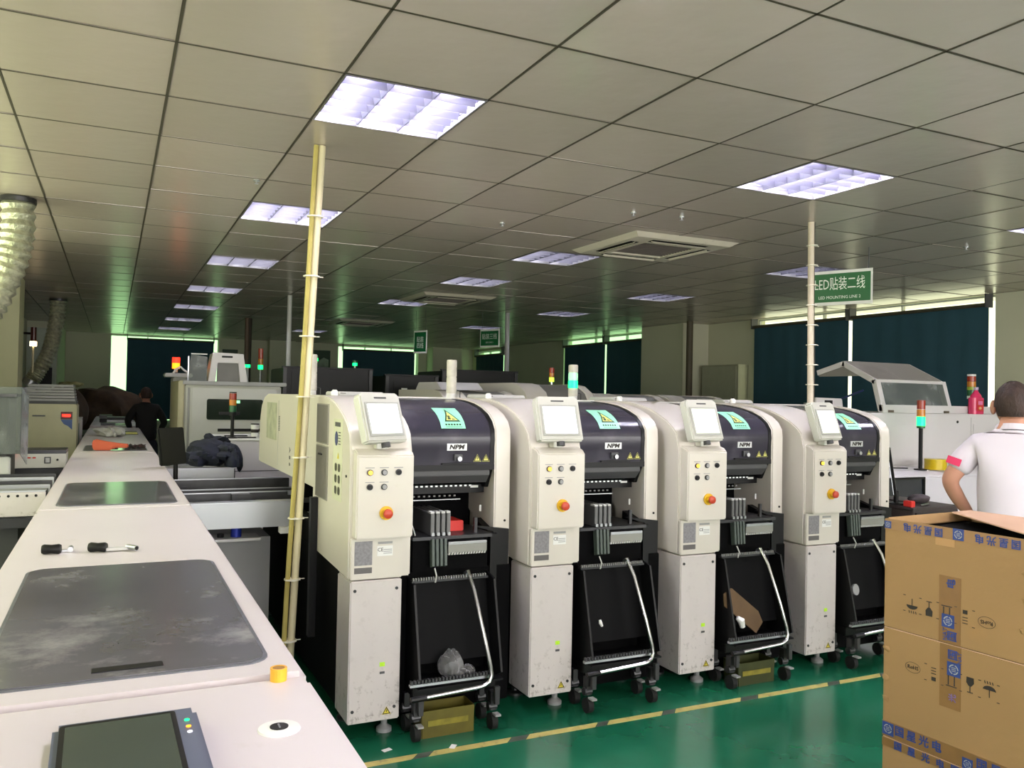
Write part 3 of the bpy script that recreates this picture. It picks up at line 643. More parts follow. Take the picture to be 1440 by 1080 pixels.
# heap of brown covers
b = B(); crumple(b, (-.70, 14.6, 1.15), .36, .8, .36, 11, .14, 36, 18); b.v = [(min(x, -.29), y, max(z, .822)) for x, y, z in b.v]
b = b; tag(mk('dust_cover', b, mat('brown_cloth', (70, 52, 36), .95, var=.35, scale=5, bump=.6, bscale=14)), 'heap of brown quilted cloth behind the cream cabinet', 'cloth')
b = B(); crumple(b, (-.1, 18.3, .9), .8, .85, .66, 12, .12, 40, 20); b.v = [(max(x, -.93), y, max(z, .002)) for x, y, z in b.v]; tag(mk('dust_cover', b, mat('brown_cloth', (70, 52, 36))), 'farther brown covered heap at the end of the white line, under the window strip', 'cloth')
b = B(); crumple(b, (-.6, 14.7, 1.56), .16, .4, .04, 18, .3); tag(mk('pale_bag', b, mat('pale_bag_paint', (196, 190, 130), .7, var=.1)), 'pale yellow bag lying on the brown cloth heap', 'bag')
t = thing('heap_table', 'low dark table under the brown cloth heap', 'table', (-.5, 14.6, 0)); bar('top', -.6, .2, -.85, .85, .78, .82, m=DGREY)
for xx in (-.55, .15):
    for yy in (-.8, .8): mk('leg', B().cyl((xx, yy, 0), (xx, yy, .78), .02), DSTEEL, t)
# dark monitor by the line
t = thing('computer_monitor', 'dark back of a computer monitor standing beside the white line', 'monitor', (.35, 5.8, 0), radians(48))
b = B(); b.M = Matrix.Rotation(radians(-8), 4, 'X'); b.M = Matrix.Translation((0, 0, 1.14)) @ b.M; b.box(-.12, .12, -.012, .012, -.12, .12); mk('screen_housing', b, BLACK, t, bev=.006)
mk('stand', B().cyl((.06, .012, .9), (.06, .014, 1.03), .015), BLACK, t); mk('stand_foot', B().box(.03, .13, -.04, .03, .8875, .9), BLACK, t, bev=.004)
t = thing('buffer_conveyor', 'silver side conveyor with white shelf carrying the navy jacket', 'conveyor', (.34, 6.25, 0))
bar('front_plate', 0, .46, 0, .014, .862, .95, m=SILVER); bar('front_lip', 0, .46, -.01, .06, .9505, .958, m=STEEL); bar('rear_plate', .1, .46, 1.15, 1.165, .862, .955)
bar('bed', 0, .45, .02, 1.14, .86, .88, m=GREYP); bar('shelf', .05, .44, -.15, .25, .80, .812, m=PAPER); bar('cabinet', .05, .44, -.1, 1.1, .05, .798, m=DSTEEL)
mk('mouse', B().ball((.12, -.08, .825), .02, .03, .012), BLACK, t); mk('end_plate', B().box(.455, .462, 0, 1.15, .8, .955), BLACK, t)
b = B(); crumple(b, (.68, 6.75, 1.03), .165, .4, .105, 21, .2, 40, 22); crumple(b, (.8, 6.35, .99), .06, .14, .12, 23, .2); crumple(b, (.6, 6.5, 1.0), .12, .2, .07, 25, .45); crumple(b, (.72, 6.9, 1.09), .1, .2, .05, 27, .5); crumple(b, (.76, 6.45, 1.05), .07, .2, .06, 29, .5)
b.v = [(x, y, z if x > .84 or z > .96 else .96) for x, y, z in b.v]
tag(mk('jacket', b, CLOTHB), 'crumpled navy jacket draped over the end of the silver side conveyor', 'jacket')
# ------------------------------------------------------------------ placement machines
def arc_profile(off=0):
    """Front profile of the hood in (y, z), from bottom front to the top at the back."""
    return [(.135+off, 1.30-off*.3), (.14+off, 1.345-off*.6), (.17+off, 1.385-off), (.22+off, 1.418-off), (.30+off, 1.446-off), (.40+off, 1.468-off), (.52+off, 1.482-off), (.66+off, 1.489-off)]
PX0 = [.93+.866*i for i in range(4)]; PY = 3.53
def tri(b, cx, cz, s, y):     # triangle outline drawn as three bars plus an inner mark, on a face looking to -y
    P = [(cx, cz+s*.6), (cx-s*.62, cz-s*.45), (cx+s*.62, cz-s*.45)]; Q = [(cx, cz+s*.36), (cx-s*.42, cz-s*.33), (cx+s*.42, cz-s*.33)]
    for i in range(3): j = (i+1) % 3; b.quad((P[i][0], y, P[i][1]), (P[j][0], y, P[j][1]), (Q[j][0], y, Q[j][1]), (Q[i][0], y, Q[i][1]))
    b.quad((cx-.03*s, y, cz+.2*s), (cx+.06*s, y, cz+.2*s), (cx+.12*s, y, cz-.02*s), (cx+.02*s, y, cz-.02*s)); b.quad((cx-.1*s, y, cz+.02*s), (cx+.08*s, y, cz+.02*s), (cx-.02*s, y, cz-.26*s))
def caution(x, z, s, y, par, m=None):
    b = B(); b.quad((x, y, z+s*.66), (x-s*.68, y, z-s*.5), (x+s*.68, y, z-s*.5)); o = mk('warning_triangle', b, m or mat('caution_yellow', (214, 196, 60), .5), par, smooth=0)
    b = B(); tri(b, x, z, s, y-.0004); mk('warning_mark', b, INK, o, smooth=0); return o
def machine():
    t = thing('placement_machine', 'x', 'machine', (0, 0, 0), 0, 'row of placement machines')
    prof = [(.02, .70), (.02, 1.24), (.05, 1.33), (.085, 1.362), (.14, 1.395), (.22, 1.428), (.30, 1.453), (.40, 1.473), (.52, 1.486), (.66, 1.49)]
    back = [(2.2, 1.49), (2.32, 1.47), (2.43, 1.41), (2.49, 1.3), (2.5, 1.02)]
    mk('side_shell', B().prism(prof+back+[(.75, 1.02), (.75, .72)], 'x', 0, .28), SHELL, t, bev=.006)
    mk('base', B().box(.03, .81, .1, 2.45, .06, .7), BLACKM, t, bev=.004)
    c = mk('core', B().box(.03, .79, .76, 2.45, .701, .83), BLACKM, t)
    mk('rear_core', B().box(.03, .79, 1.2, 1.25, .831, 1.019), BLACKM, t)
    # right-hand arch
    o = [(.30, .41), (.19, .52), (.13, .58)]+arc_profile()+[(2.2, 1.489), (2.32, 1.47), (2.43, 1.41), (2.49, 1.3), (2.5, 1.02), (.62, 1.02), (.42, .9), (.42, .41)]
    mk('arch_frame', B().prism(o, 'x', .735, .818), SHELL, t, bev=.006)
    mk('rear_cover', B().prism([(.68, 1.1), (.68, 1.484), (2.2, 1.484), (2.32, 1.46), (2.43, 1.4), (2.48, 1.3), (2.48, 1.1)], 'x', .281, .734), SHELL, t)
    # dark hood: curved sheet with black rim
    pts = [(.145, 1.172), (.145, 1.25)]+[(y+.006, z-.006) for y, z in arc_profile()]
    def sheet(b, x0, x1, P, th):
        n = len(P)
        for i in range(n-1):
            a, c = P[i], P[i+1]; d = Vector((c[0]-a[0], c[1]-a[1])).normalized(); nx = (d.y*th, -d.x*th)
        Q = []
        for i in range(n):
            a = P[max(i-1, 0)]; c = P[min(i+1, n-1)]; d = Vector((c[0]-a[0], c[1]-a[1])).normalized(); Q.append((P[i][0]+d.y*th, P[i][1]-d.x*th))
        vs = []
        for x in (x0, x1):
            vs += [(x, p[0], p[1]) for p in P]+[(x, q[0], q[1]) for q in Q]
        m = 2*n; fs = []
        for i in range(n-1):
            fs += [(i, i+1, m+i+1, m+i), (n+i, m+n+i, m+n+i+1, n+i+1), (i, n+i, n+i+1, i+1), (m+i, m+i+1, m+n+i+1, m+n+i)]
        fs += [(0, m, m+n, n), (n-1, 2*n-1, m+2*n-1, m+n-1)]
        b._add(vs, fs)
    hood = B(); sheet(hood, .284, .731, pts, .004); mk('hood', hood, SMOKE, t, smooth=40)
    h = t.children[-1]
    b = B(); sheet(b, .712, .7335, [(y-.003, z+.002) for y, z in pts], .012); sheet(b, .2815, .292, [(y-.003, z+.002) for y, z in pts], .012); b.box(.2815, .7335, .138, .155, 1.15, 1.176); mk('hood_rim', b, BLACK, t)
    mk('hood_light_strip', B().box(.284, .731, .655, .68, 1.4865, 1.4895), mat('edge_white', (235, 235, 232), .4), t)
    mk('hood_lip', B().prism([(.15, 1.148), (.15, 1.125), (.19, 1.085), (.2, 1.085), (.2, 1.148)], 'x', .283, .715), DGREY, t, bev=.002)
    mk('seal_strip', B().prism([(.16, 1.15), (.21, 1.06), (.3, 1.06), (.3, 1.15)], 'x', .716, .7345), BLACK, t)
    # inside
    mk('interior_back', B().box(.281, .734, .45, .47, .7, 1.40), BLACKM, t)
    i_ = mk('gantry_beam', B().box(.283, .73, .25, .33, 1.03, 1.07), BLACK, t)
    for k in range(15): mk('beam_light', B().box(.30+.025*k, .311+.025*k, .2455, .2495, 1.062, 1.069), mat('bright_dot', (210, 214, 210), .4, emit=.5), i_)
    for k in range(11): mk('beam_stud', B().box(.31+.026*k, .32+.026*k, .2455, .2495, 1.015, 1.022), mat('dim_dot', (120, 120, 118), .4), i_)
    mk('beam_rail', B().box(.283, .6, .235, .245, 1.0, 1.004), STEEL, t)
    mk('inner_guard', B().box(.281, .29, .1, .45, .7, 1.148), BLACKM, t)
    mk('white_tag', B().box(.655, .695, .24, .244, 1.055, 1.066), PAPER, t); mk('small_tag', B().box(.70, .71, .23, .234, .94, .97), PAPER, t)
    mk('mount_head', B().box(.36, .5, .34, .44, 1.08, 1.3), DSTEEL, t, bev=.01)
    mk('cross_gantry', B().box(.283, .733, .34, .42, 1.31, 1.38), DGREY, t, bev=.006)
    # black plate in front of the arch leg
    mk('side_plate', B().prism([(.09, .85), (.09, .56), (.2, .44), (.29, .42), (.29, .9)], 'x', .700, .734), BLACK, t)
    mk('front_plate', B().prism([(.0, .0)]*0+[(.60, .895), (.802, .868), (.802, .56), (.775, .47), (.735, .44), (.72, .86)], 'y', .105, .118), BLACK, t)
    mk('edge_screw', B().cyl((.79, .128, .905), (.79, .131, .905), .006, seg=8), BLACK, t)
    # column, control box, monitor
    col = mk('column_cover', B().box(.006, .236, -.002, .22, .085, .695), WHITE2, t, bev=.005)
    for x, z in ((.026, .655), (.212, .655), (.026, .14), (.212, .14)): mk('screw', B().cyl((x, -.0025, z), (x, -.006, z), .007, seg=10), DSTEEL, col)
    mk('display', B().box(.143, .166, -.0045, -.0025, .320, .338), GDISP, col); mk('display_label', B().box(.144, .166, -.004, -.0025, .288, .298), DGREY, col)
    caution(.178, .125, .03, -.0032, col)
    nk = mk('column_neck', B().box(.006, .238, .002, .22, .7, .879), SHELL, t, bev=.004)
    mk('rating_plate', B().box(.022, .1, .0, .0015, .762, .865), mat('plate_grey', (128, 126, 130), .4, var=.2, scale=90), nk); mk('lower_plate', B().box(.022, .1, .0, .0015, .727, .752), mat('plate_dark', (96, 92, 92), .4), nk)
    mk('approval_label', B().box(.122, .192, .0, .0015, .798, .842), PAPER, nk); text('lettering', 'CE', .022, F_y(.136, -.0008, .825), INK, nk); 
    for k in range(3): mk('print_line', B().box(.15, .188, -.0012, -.0004, .808+.008*k, .811+.008*k), GREYP, nk)
    mk('brand_strip', B().box(.125, .19, .0, .0015, .85, .86), GREYP, nk)
    cb = mk('control_box', B().prism([(-.04, .88), (-.04, 1.235), (-.02, 1.252), (.06, 1.272), (.22, 1.28), (.22, .88)], 'x', .014, .268), SHELL, t, bev=.006)
    for k, (x, z) in enumerate(((.07, 1.165), (.133, 1.165), (.197, 1.165), (.07, 1.103), (.133, 1.103))):
        q = mk('push_button', B().cyl((x, -.0405, z), (x, -.047, z), .0135, seg=16), DSTEEL, cb)
        mk('button_cap', B().cyl((x, -.0475, z), (x, -.053, z), .0095, seg=14), (YLED, GREYP, BLACK, BLACK, GREYP)[k], cb)
        mk('button_label', B().box(x-.02, x+.02, -.0412, -.0404, z+.0185, z+.022), GREYP, cb)
    mk('stop_plate', B().cyl((.145, -.0405, .99), (.145, -.048, .99), .03, seg=24), YEL, cb)
    mk('stop_collar', B().cyl((.145, -.0485, .99), (.145, -.064, .99), .013, seg=16), YEL, cb)
    mk('stop_button', B().tube([(.145, -.0645, .99), (.145, -.07, .99), (.145, -.08, .99), (.145, -.084, .99)], [.014, .021, .019, .01], 18), mat('stop_red', (188, 62, 36), .4), cb)
    mk('screw', B().cyl((.0135, .05, 1.18), (.011, .05, 1.18), .006, seg=8), BLACK, cb)
    mk('monitor_post', B().box(.1, .15, -.03, .02, 1.265, 1.3), PLAST, t, bev=.003)
    # labels on the hood
    def on_arc(u, v):   # u = x, v = z on the sloping part
        P = pts; 
        for i in range(len(P)-1):
            if P[i][1] <= v <= P[i+1][1]:
                f = (v-P[i][1])/(P[i+1][1]-P[i][1]); return P[i][0]+f*(P[i+1][0]-P[i][0])
        return P[-1][0]
    b = B(); zs = [1.345, 1.36, 1.375, 1.39, 1.405, 1.418, 1.43, 1.438]
    for z0, z1 in zip(zs, zs[1:]): b.quad((.462, on_arc(0, z0)-.004, z0+.002), (.585, on_arc(0, z0)-.004, z0+.002), (.585, on_arc(0, z1)-.004, z1+.002), (.462, on_arc(0, z1)-.004, z1+.002))
    lb = mk('pinch_label', b, LABEL, h, smooth=0)
    def arcq(b, P):
        bm = bmesh.new(); bm.faces.new([bm.verts.new((x, 0, z)) for x, z in P])
        for zc in zs: bmesh.ops.bisect_plane(bm, geom=bm.verts[:]+bm.edges[:]+bm.faces[:], plane_co=(0, 0, zc), plane_no=(0, 0, 1))
        bm.verts.index_update(); b._add([(v.co.x, on_arc(0, v.co.z)-.0046, v.co.z+.0026) for v in bm.verts], [tuple(v.index for v in f.verts) for f in bm.faces]); bm.free()
    b = B(); A = [(.52, 1.432), (.487, 1.376), (.567, 1.376)]; Q = [(.522, 1.422), (.497, 1.382), (.556, 1.382)]
    for i in range(3): j = (i+1) % 3; arcq(b, [A[i], A[j], Q[j], Q[i]])
    arcq(b, [(.508, 1.402), (.52, 1.404), (.525, 1.396), (.515, 1.394)]); arcq(b, [(.51, 1.395), (.524, 1.393), (.522, 1.386), (.508, 1.386)]); arcq(b, [(.528, 1.391), (.548, 1.387), (.53, 1.385)])
    for k in range(6): arcq(b, [(.486+.014*k, 1.366), (.495+.014*k, 1.366), (.495+.014*k, 1.359), (.486+.014*k, 1.359)])
    arcq(b, [(.488, 1.353), (.57, 1.353), (.57, 1.351), (.488, 1.351)])
    mk('label_print', b, DGREEN, lb, smooth=0)
    b = B(); arcq(b, [(.521, 1.4205), (.498, 1.3825), (.555, 1.3825)]); b.v = [(x, y+.0003, z-.0002) for x, y, z in b.v]; mk('label_yellow', b, YELB, lb, smooth=0)
    n_ = mk('name_plate', B().box(.49, .59, .1395, .1445, 1.243, 1.276), mat('plate_silver', (188, 190, 190), .35, .4), h)
    text('lettering', 'NPM', .029, F_y(.54, .139, 1.259) @ Matrix(((1, .25, 0, 0), (0, 1, 0, 0), (0, 0, 1, 0), (0, 0, 0, 1))), INK, n_, sx=1.25, bold=.0012)
    mk('lock_box', B().box(.525, .565, .13, .145, 1.195, 1.225), DGREY, h); mk('lock_knob', B().cyl((.545, .129, 1.205), (.545, .112, 1.205), .011, seg=14), STEEL, h)
    mk('hood_handle', B().box(.46, .64, .125, .137, 1.178, 1.186), BLACK, h, bev=.002)
    for x in (.645, .69): caution(x, 1.205, .03, .1405, h, YELB)
    # feet and top fittings
    for x in (.08, .7):
        for y in (.3, 2.3): mk('foot', B().lathe([(0, 0), (.045, 0), (.045, .012), (.02, .02), (.015, .062), (0, .062)], (x, y, 0), 12), DSTEEL, t)
    mk('leveller', B().lathe([(0, 0), (.035, 0), (.035, .015), (.014, .03), (.014, .085), (0, .085)], (.2, .1, 0), 12), GREYP, t)
    v = mk('top_vent', B().prism([(.9, 1.4905), (.92, 1.512), (1.2, 1.512), (1.22, 1.4905)], 'x', .16, .41), LGREY, t, bev=.004)
    mk('vent_slot', B().box(.17, .2, .91, .915, 1.498, 1.504), BLACK, v)
    mk('lift_eye', B().lathe([(0, 0), (.018, 0), (.018, .02), (.01, .03), (0, .03)], (.1, .75, 1.49), 12), PAPER, t)
    return t
def monitor(par, yaw, scr=SCREEN):
    M0 = Matrix.Translation((.135, -.02, 1.288)) @ Matrix.Rotation(yaw, 4, 'Z') @ Matrix.Rotation(radians(-18), 4, 'X')
    b = B(); b.M = M0; b.prism([(-.115, .0), (.12, .0), (.12, .21), (.1, .222), (-.1, .222), (-.115, .21)], 'y', -.03, .02)
    m = mk('control_monitor', b, PLAST, par, bev=.008)
    b = B(); b.M = M0; b.box(-.098, .102, -.0335, -.0302, .025, .178); mk('bezel', b, mat('bezel_grey', (172, 172, 165), .4), m, bev=.002)
    b = B(); b.M = M0; b.box(-.085, .088, -.0355, -.0336, .037, .168); mk('screen', b, scr, m)
    b = B(); b.M = M0; b.box(-.035, .035, -.0312, -.0302, .194, .201); mk('logo_strip', b, DGREY, m)
    b = B(); b.M = M0
    for k in range(3): b.box(-.06+.05*k, -.03+.05*k, -.0362, -.0356, .155, .158)
    mk('screen_marking', b, mat('ui_grey', (200, 208, 205), .4, emit=.6), m)
    b = B(); b.M = M0; b.cyl((-.0, -.01, .0), (-.0, -.01, -.02), .02, seg=12); mk('swivel', b, DGREY, m)
def tower(par, x, y, lit=None):
    s_ = mk('signal_tower', B().cyl((x, y, 1.49), (x, y, 1.515), .03, seg=16), PAPER, par)
    for k in range(4): mk('lens', B().cyl((x, y, 1.516+.052*k), (x, y, 1.563+.052*k), .032, seg=18).cyl((x, y, 1.5631+.052*k), (x, y, 1.5675+.052*k), .029, seg=14), lit[k] if lit else WDIFF, s_)
    mk('clip', B().tube([(x+.05, y-.02, 1.49), (x+.05, y-.02, 1.53), (x+.03, y-.02, 1.535)], .003, 6), DSTEEL, s_)
    return s_
m0 = machine()
labs = ['first placement machine, full side panel in view behind the ivory cable pole', 'second placement machine, whose control screen stands upright beside a beige arch',
        'third placement machine, with the green glowing signal on top', 'fourth placement machine, farthest in the row, beside the dark bench and man in white']
NPMs = []
for k in range(4):
    o = m0 if k == 0 else copy_tree(m0); NPMs.append(o); o['label'] = labs[k]
for k, o in enumerate(NPMs):
    o.location = (PX0[k], PY, 0)
    monitor(o, radians((26, 0, 9, 14)[k]), SCREEN if k < 2 else mat('lit_screen_pale%s' % 'ab'[k-2], (214, 218, 204), .3, emit=.75, var=.06, scale=40))
    if k == 2: tower(o, .1, 1.32, [WDIFF, GLEDM, mat('pale_green_lens', (150, 220, 170), .3, emit=.5), WDIFF])
    elif k < 3: tower(o, .1, 1.32)
# fittings only the first machine's side shows (world side plane x = .93 -> local x 0)
o = NPMs[0]
def sidebox(name, y0, y1, z0, z1, m, th=.003, par=None): return mk(name, B().box(-th, -.0002, y0, y1, z0, z1), m, par or o)
g1 = sidebox('side_grille', .43, .675, 1.255, 1.45, mat('grille_grey', (150, 146, 138), .5, var=.15, scale=5), .005); g2 = sidebox('side_grille', .43, .675, .99, 1.248, mat('grille_grey', (1, 1, 1)), .005)
for g_, z0, z1 in ((g1, 1.26, 1.445), (g2, .995, 1.243)):
    b = B()
    for k in range(24): b.box(-.007, -.0052, .44+k*.0096, .444+k*.0096, z0, z1)
    mk('grille_rib', b, mat('rib_grey', (124, 120, 114), .5), g_)['kind'] = 'stuff'
mk('latch', B().box(-.012, -.0055, .53, .6, 1.2, 1.208), BLACK, g2)
lb = sidebox('instruction_label', .16, .33, 1.015, 1.385, mat('label_cream', (206, 206, 184), .5), .0015)
b = B(); b.box(-.0025, -.0016, .2, .3, 1.35, 1.37); mk('label_heading', b, DGREY, lb)
b = B()
for r in range(3):
    for c in range(2): b._add([(-.0025, .21+.06*c+.022*cos(q*pi/4)*(1+.25*(q % 2)), 1.165-.052*r+.02*sin(q*pi/4)) for q in range(8)], [tuple(range(8))])
mk('pictogram', b, mat('pictogram_ink', (72, 72, 60), .5), lb)
b = B(); b._add([(-.0025, .27+.03*cos(q*pi/6), 1.295+.034*sin(q*pi/6)) for q in range(12)], [tuple(range(12))]); mk('blue_mark', b, mat('blue_mark_ink', (52, 62, 110), .5), lb)
b = B()
for r in range(5): b.box(-.0025, -.0016, .195, .235, 1.27+r*.013, 1.274+r*.013)
mk('print_line', b, DGREY, lb)
b = B(); b.quad((-.0025, .25, 1.205), (-.0025, .215, 1.205), (-.0025, .232, 1.235)); mk('warning_triangle', b, mat('caution_yellow', (1, 1, 1)), lb)
rl = sidebox('rear_notice', 1.83, 2.2, 1.2, 1.435, mat('notice_grey', (164, 166, 144), .5, var=.25, scale=14), .0015)
b = B()
for k in range(9): b.box(-.002, -.0005, 1.72, 1.755, 1.265+k*.0105, 1.271+k*.0105)
mk('vent_slots', b, DGREY, o)
mk('panel_seam', B().box(-.001, -.0001, 1.77, 1.775, 1.05, 1.45), GREYP, o)
mk('side_screw', B().cyl((-.004, .08, 1.14), (-.0005, .08, 1.14), .006, seg=8), BLACK, o)
text('lettering', 'A 8 6', .05, F_x(-.001, 1.38, 1.13) @ Matrix.Rotation(-pi/2, 4, 'Z'), DGREY, o)
mk('opening_liner', B().box(.0, .03, .76, 2.3, .831, .86), BLACKM, o); mk('transport_rail', B().box(-.02, .6, 1.05, 1.07, .905, .93), DSTEEL, o); mk('transport_rail', B().box(-.02, .6, 1.3, 1.32, .92, .945), STEEL, o)
mk('cable_duct', B().box(-.035, -.001, .62, .66, .3, .985), BLACK, o)
# ------------------------------------------------------------------ feeder trolleys docked in the machines
def cart():
    t = thing('feeder_trolley', 'x', 'trolley', (0, 0, 0), 0, 'feeder trolleys docked in the machines')
    mk('back_panel', B().prism([(.09, .66), (.10, .66), (.03, .30), (.02, .30)], 'x', .30, .68), mat('black_satin', (7, 7, 9), .6, spec=.12), t)
    mk('chassis', B().box(.29, .69, -.02, .095, .17, .22), BLACK, t, bev=.004)
    for x in (.296, .684): mk('side_frame', B().prism([(-.1, .26), (.0, .66), (.095, .68), (.095, .22), (-.02, .22)], 'x', x-.005, x+.005), BLACK, t)
    tb = mk('top_comb', B().box(.29, .66, .02, .05, .662, .672), DSTEEL, t)
    b = B()
    for k in range(30): b.box(.295+k*.012, .300+k*.012, .018, .03, .6721, .684)
    mk('comb_teeth', b, mat('teeth_grey', (130, 130, 128), .5), tb)['kind'] = 'stuff'
    lb_ = mk('bottom_comb', B().box(.25, .64, -.105, -.085, .245, .256), STEEL, t)
    b = B()
    for k in range(24): b.box(.252+k*.016, .261+k*.016, -.108, -.09, .2561, .272)
    mk('comb_teeth', b, mat('teeth_dark', (60, 60, 62), .5), lb_)['kind'] = 'stuff'
    mk('bin_floor', B().box(.29, .69, -.1, .09, .224, .232), BLACK, t)
    pts = [(.562, .03, .70), (.575, -.02, .62), (.60, -.09, .42), (.618, -.12, .30), (.622, -.125, .262), (.61, -.13, .235), (.585, -.13, .222), (.56, -.13, .218), (.315, -.13, .205)]
    mk('handle_bar', B().tube(pts, .0095, 10), CHROME, t); mk('grip', B().cyl((.315, -.13, .205), (.245, -.13, .202), .013, seg=10), BLACK, t)
    mk('handle_bolt', B().cyl((.56, .02, .68), (.56, .045, .685), .014, seg=10), STEEL, t)
    for k in range(4):
        f = mk('feeder', B().box(.388+k*.026, .406+k*.026, .06, .34, .862, .962), mat('feeder_grey', (104, 104, 104), .4, .4), t, bev=.002)
        mk('feeder_end', B().box(.390+k*.026, .404+k*.026, .052, .0595, .862, .876), STEEL, f); mk('feeder_tip', B().box(.386+k*.026, .404+k*.026, .06, .1, .963, .971), mat('tip_white', (200, 200, 198), .4), f)
        mk('feeder_tail', B().prism([(.04, .85), (.03, .73), (.06, .72), (.075, .85)], 'x', .388+k*.02, .400+k*.02), mat('tail_green_grey', (74, 84, 78), .5), f)
    mk('feeder_bed', B().box(.30, .69, .05, .35, .845, .86), DSTEEL, t); mk('feeder_mount', B().box(.31, .68, .08, .3, .7, .844), BLACKM, t)
    tr = mk('parts_tray', B().box(.465, .655, .03, .16, .822, .835), STEEL, t, bev=.002)
    b = B()
    for k in range(14): b.prism([(.466+k*.0135, .775), (.474+k*.0135, .775), (.478+k*.0135, .785), (.470+k*.0135, .785)], 'y', .035, .05)
    mk('tray_teeth', b, LGREY, tr); mk('tray_front', B().box(.465, .655, .032, .04, .786, .8215), mat('tray_grey', (140, 140, 134), .4, .3), tr)
    mk('post', B().box(.62, .635, .1, .115, .86, .93), DSTEEL, t)
    mk('pale_cable', B().tube([(.29, .06, .93), (.3, .045, .9), (.31, .05, .87)], .003, 6), LGREY, t); mk('tape_strip', B().tube([(.40, .03, .72), (.402, .01, .69), (.4, .02, .66)], .0035, 5), LGREY, t)
    for x in (.29, .655):
        for y in (-.06, .07):
            c = mk('caster', B().box(x-.012, x+.012, y-.018, y+.018, .085, .169).cyl((x-.02, y, .1), (x+.02, y, .1), .02, seg=10), DSTEEL, t)
            mk('wheel', B().cyl((x-.014, y-.01, .036), (x+.014, y-.01, .036), .036, seg=18), RUBBER, c); mk('brake', B().box(x-.006, x+.02, y-.06, y-.02, .07, .078), GREYP, c)
    for x in (.30, .66): mk('corner_guard', B().prism([(x-.012, .2), (x+.012, .2), (x+.01, .12), (x-.01, .12)], 'y', -.11, -.09), mat('guard_grey', (52, 52, 54), .5), t)
    return t
c0 = cart()
cl = ['black feeder trolley with chrome handle in the first machine, over a yellow crate', 'black feeder trolley with chrome handle in the second machine, nothing beneath',
      'black feeder trolley in the third machine holding a brown card', 'black feeder trolley in the fourth machine, partly behind the carton stack']
for k in range(4):
    o = c0 if k == 0 else copy_tree(c0); o.location = (PX0[k], PY, 0); o['label'] = cl[k]
# loose things in and under the trolleys
X0, X1, X2, X3 = PX0
tag(mk('component_box', B().box(X0+.47, X0+.59, PY+.16, PY+.3, .861, .91), RED, bev=.004), 'small red box beside the grey feeders in the first machine', 'box')
def crate(x, w, m, label):
    t = thing('plastic_crate', label, 'crate', (x, PY-.06, 0)); b = B(); d = .12; h = .118
    b.prism([(-w/2+.006, .0), (w/2-.006, .0), (w/2, h), (-w/2, h)], 'y', 0, .004); b.prism([(-w/2+.006, .0), (w/2-.006, .0), (w/2, h), (-w/2, h)], 'y', d-.004, d)
    b.box(-w/2, -w/2+.004, .004, d-.004, 0, h); b.box(w/2-.004, w/2, .004, d-.004, 0, h); b.box(-w/2+.004, w/2-.004, .004, d-.004, 0, .004)
    mk('tub', b, m, t); mk('tape_band', B().box(-w/2+.03, w/2-.03, -.003, -.0005, .05, .075), mat('pale_tape', (130, 120, 40), .4, var=.3, scale=20), t)
crate(X0+.445, .25, mat('dirty_yellow', (92, 84, 22), .5, var=.25, scale=9), 'dirty yellow crate on the floor under the first feeder trolley')
crate(X2+.47, .25, mat('dark_olive', (52, 56, 14), .6, var=.3, scale=9), 'dark olive crate on the floor under the third feeder trolley')
b = B(); crumple(b, (X0+.46, PY-.03, .30), .055, .04, .062, 31, .3); crumple(b, (X0+.53, PY-.03, .262), .05, .035, .026, 33, .4)
b.v = [(x, y, max(z, .236)) for x, y, z in b.v]; tag(mk('plastic_bag', b, BAGP), 'clear crumpled plastic bag in the first feeder trolley', 'bag')
b = B(); b.M = Matrix.Translation((X2+.40, PY-.02, .385)) @ Matrix.Rotation(radians(38), 4, 'Y') @ Matrix.Rotation(radians(-8), 4, 'X'); b.prism([(-.16, .0), (-.13, .055), (.1, .06), (.16, .03), (.15, -.045), (-.12, -.05)], 'y', -.004, .004)
tag(mk('card_sheet', b, mat('brown_card', (98, 76, 50), .8, var=.15)), 'brown card sheet leaning in the third feeder trolley', 'card')
b = B(); b.cyl((X3+.36, PY-.02, .43), (X3+.362, PY-.03, .432), .032, seg=20); tag(mk('tape_reel', b, GREYP), 'round pale reel leaning in the fourth feeder trolley', 'reel')
tag(mk('component_box', B().box(X2+.47, X2+.57, PY+.16, PY+.26, .861, .925), mat('cream_box', (190, 170, 140), .6), bev=.003), 'small cream box on the feeder bed of the third machine', 'box')
b = B(); b.tube([(X2+.34, PY-.05, .36), (X2+.36, PY-.06, .345), (X2+.37, PY-.06, .31)], [.012, .02, .014], 10); tag(mk('white_clip', b, PAPER), 'white clip hanging inside the third feeder trolley', 'clip')
b = B(); b.tube([(X1+.36, PY-.05, .43), (X1+.362, PY-.055, .415), (X1+.37, PY-.055, .40)], [.006, .009, .006], 8); tag(mk('white_clip', b, PAPER), 'white clip hanging inside the second feeder trolley', 'clip')
for (x, y, r_, l) in ((1.08, 3.42, .3, 'white paper scrap on green floor before the first crate'), (1.35, 3.345, .9, 'paper scrap beside the yellow floor tape')):
    b = B(); b.M = Matrix.Translation((x, y, .001)) @ Matrix.Rotation(r_, 4, 'Z'); b.box(-.02, .02, -.012, .012, 0, .0015); tag(mk('paper_scrap', b, PAPER), l, 'paper')
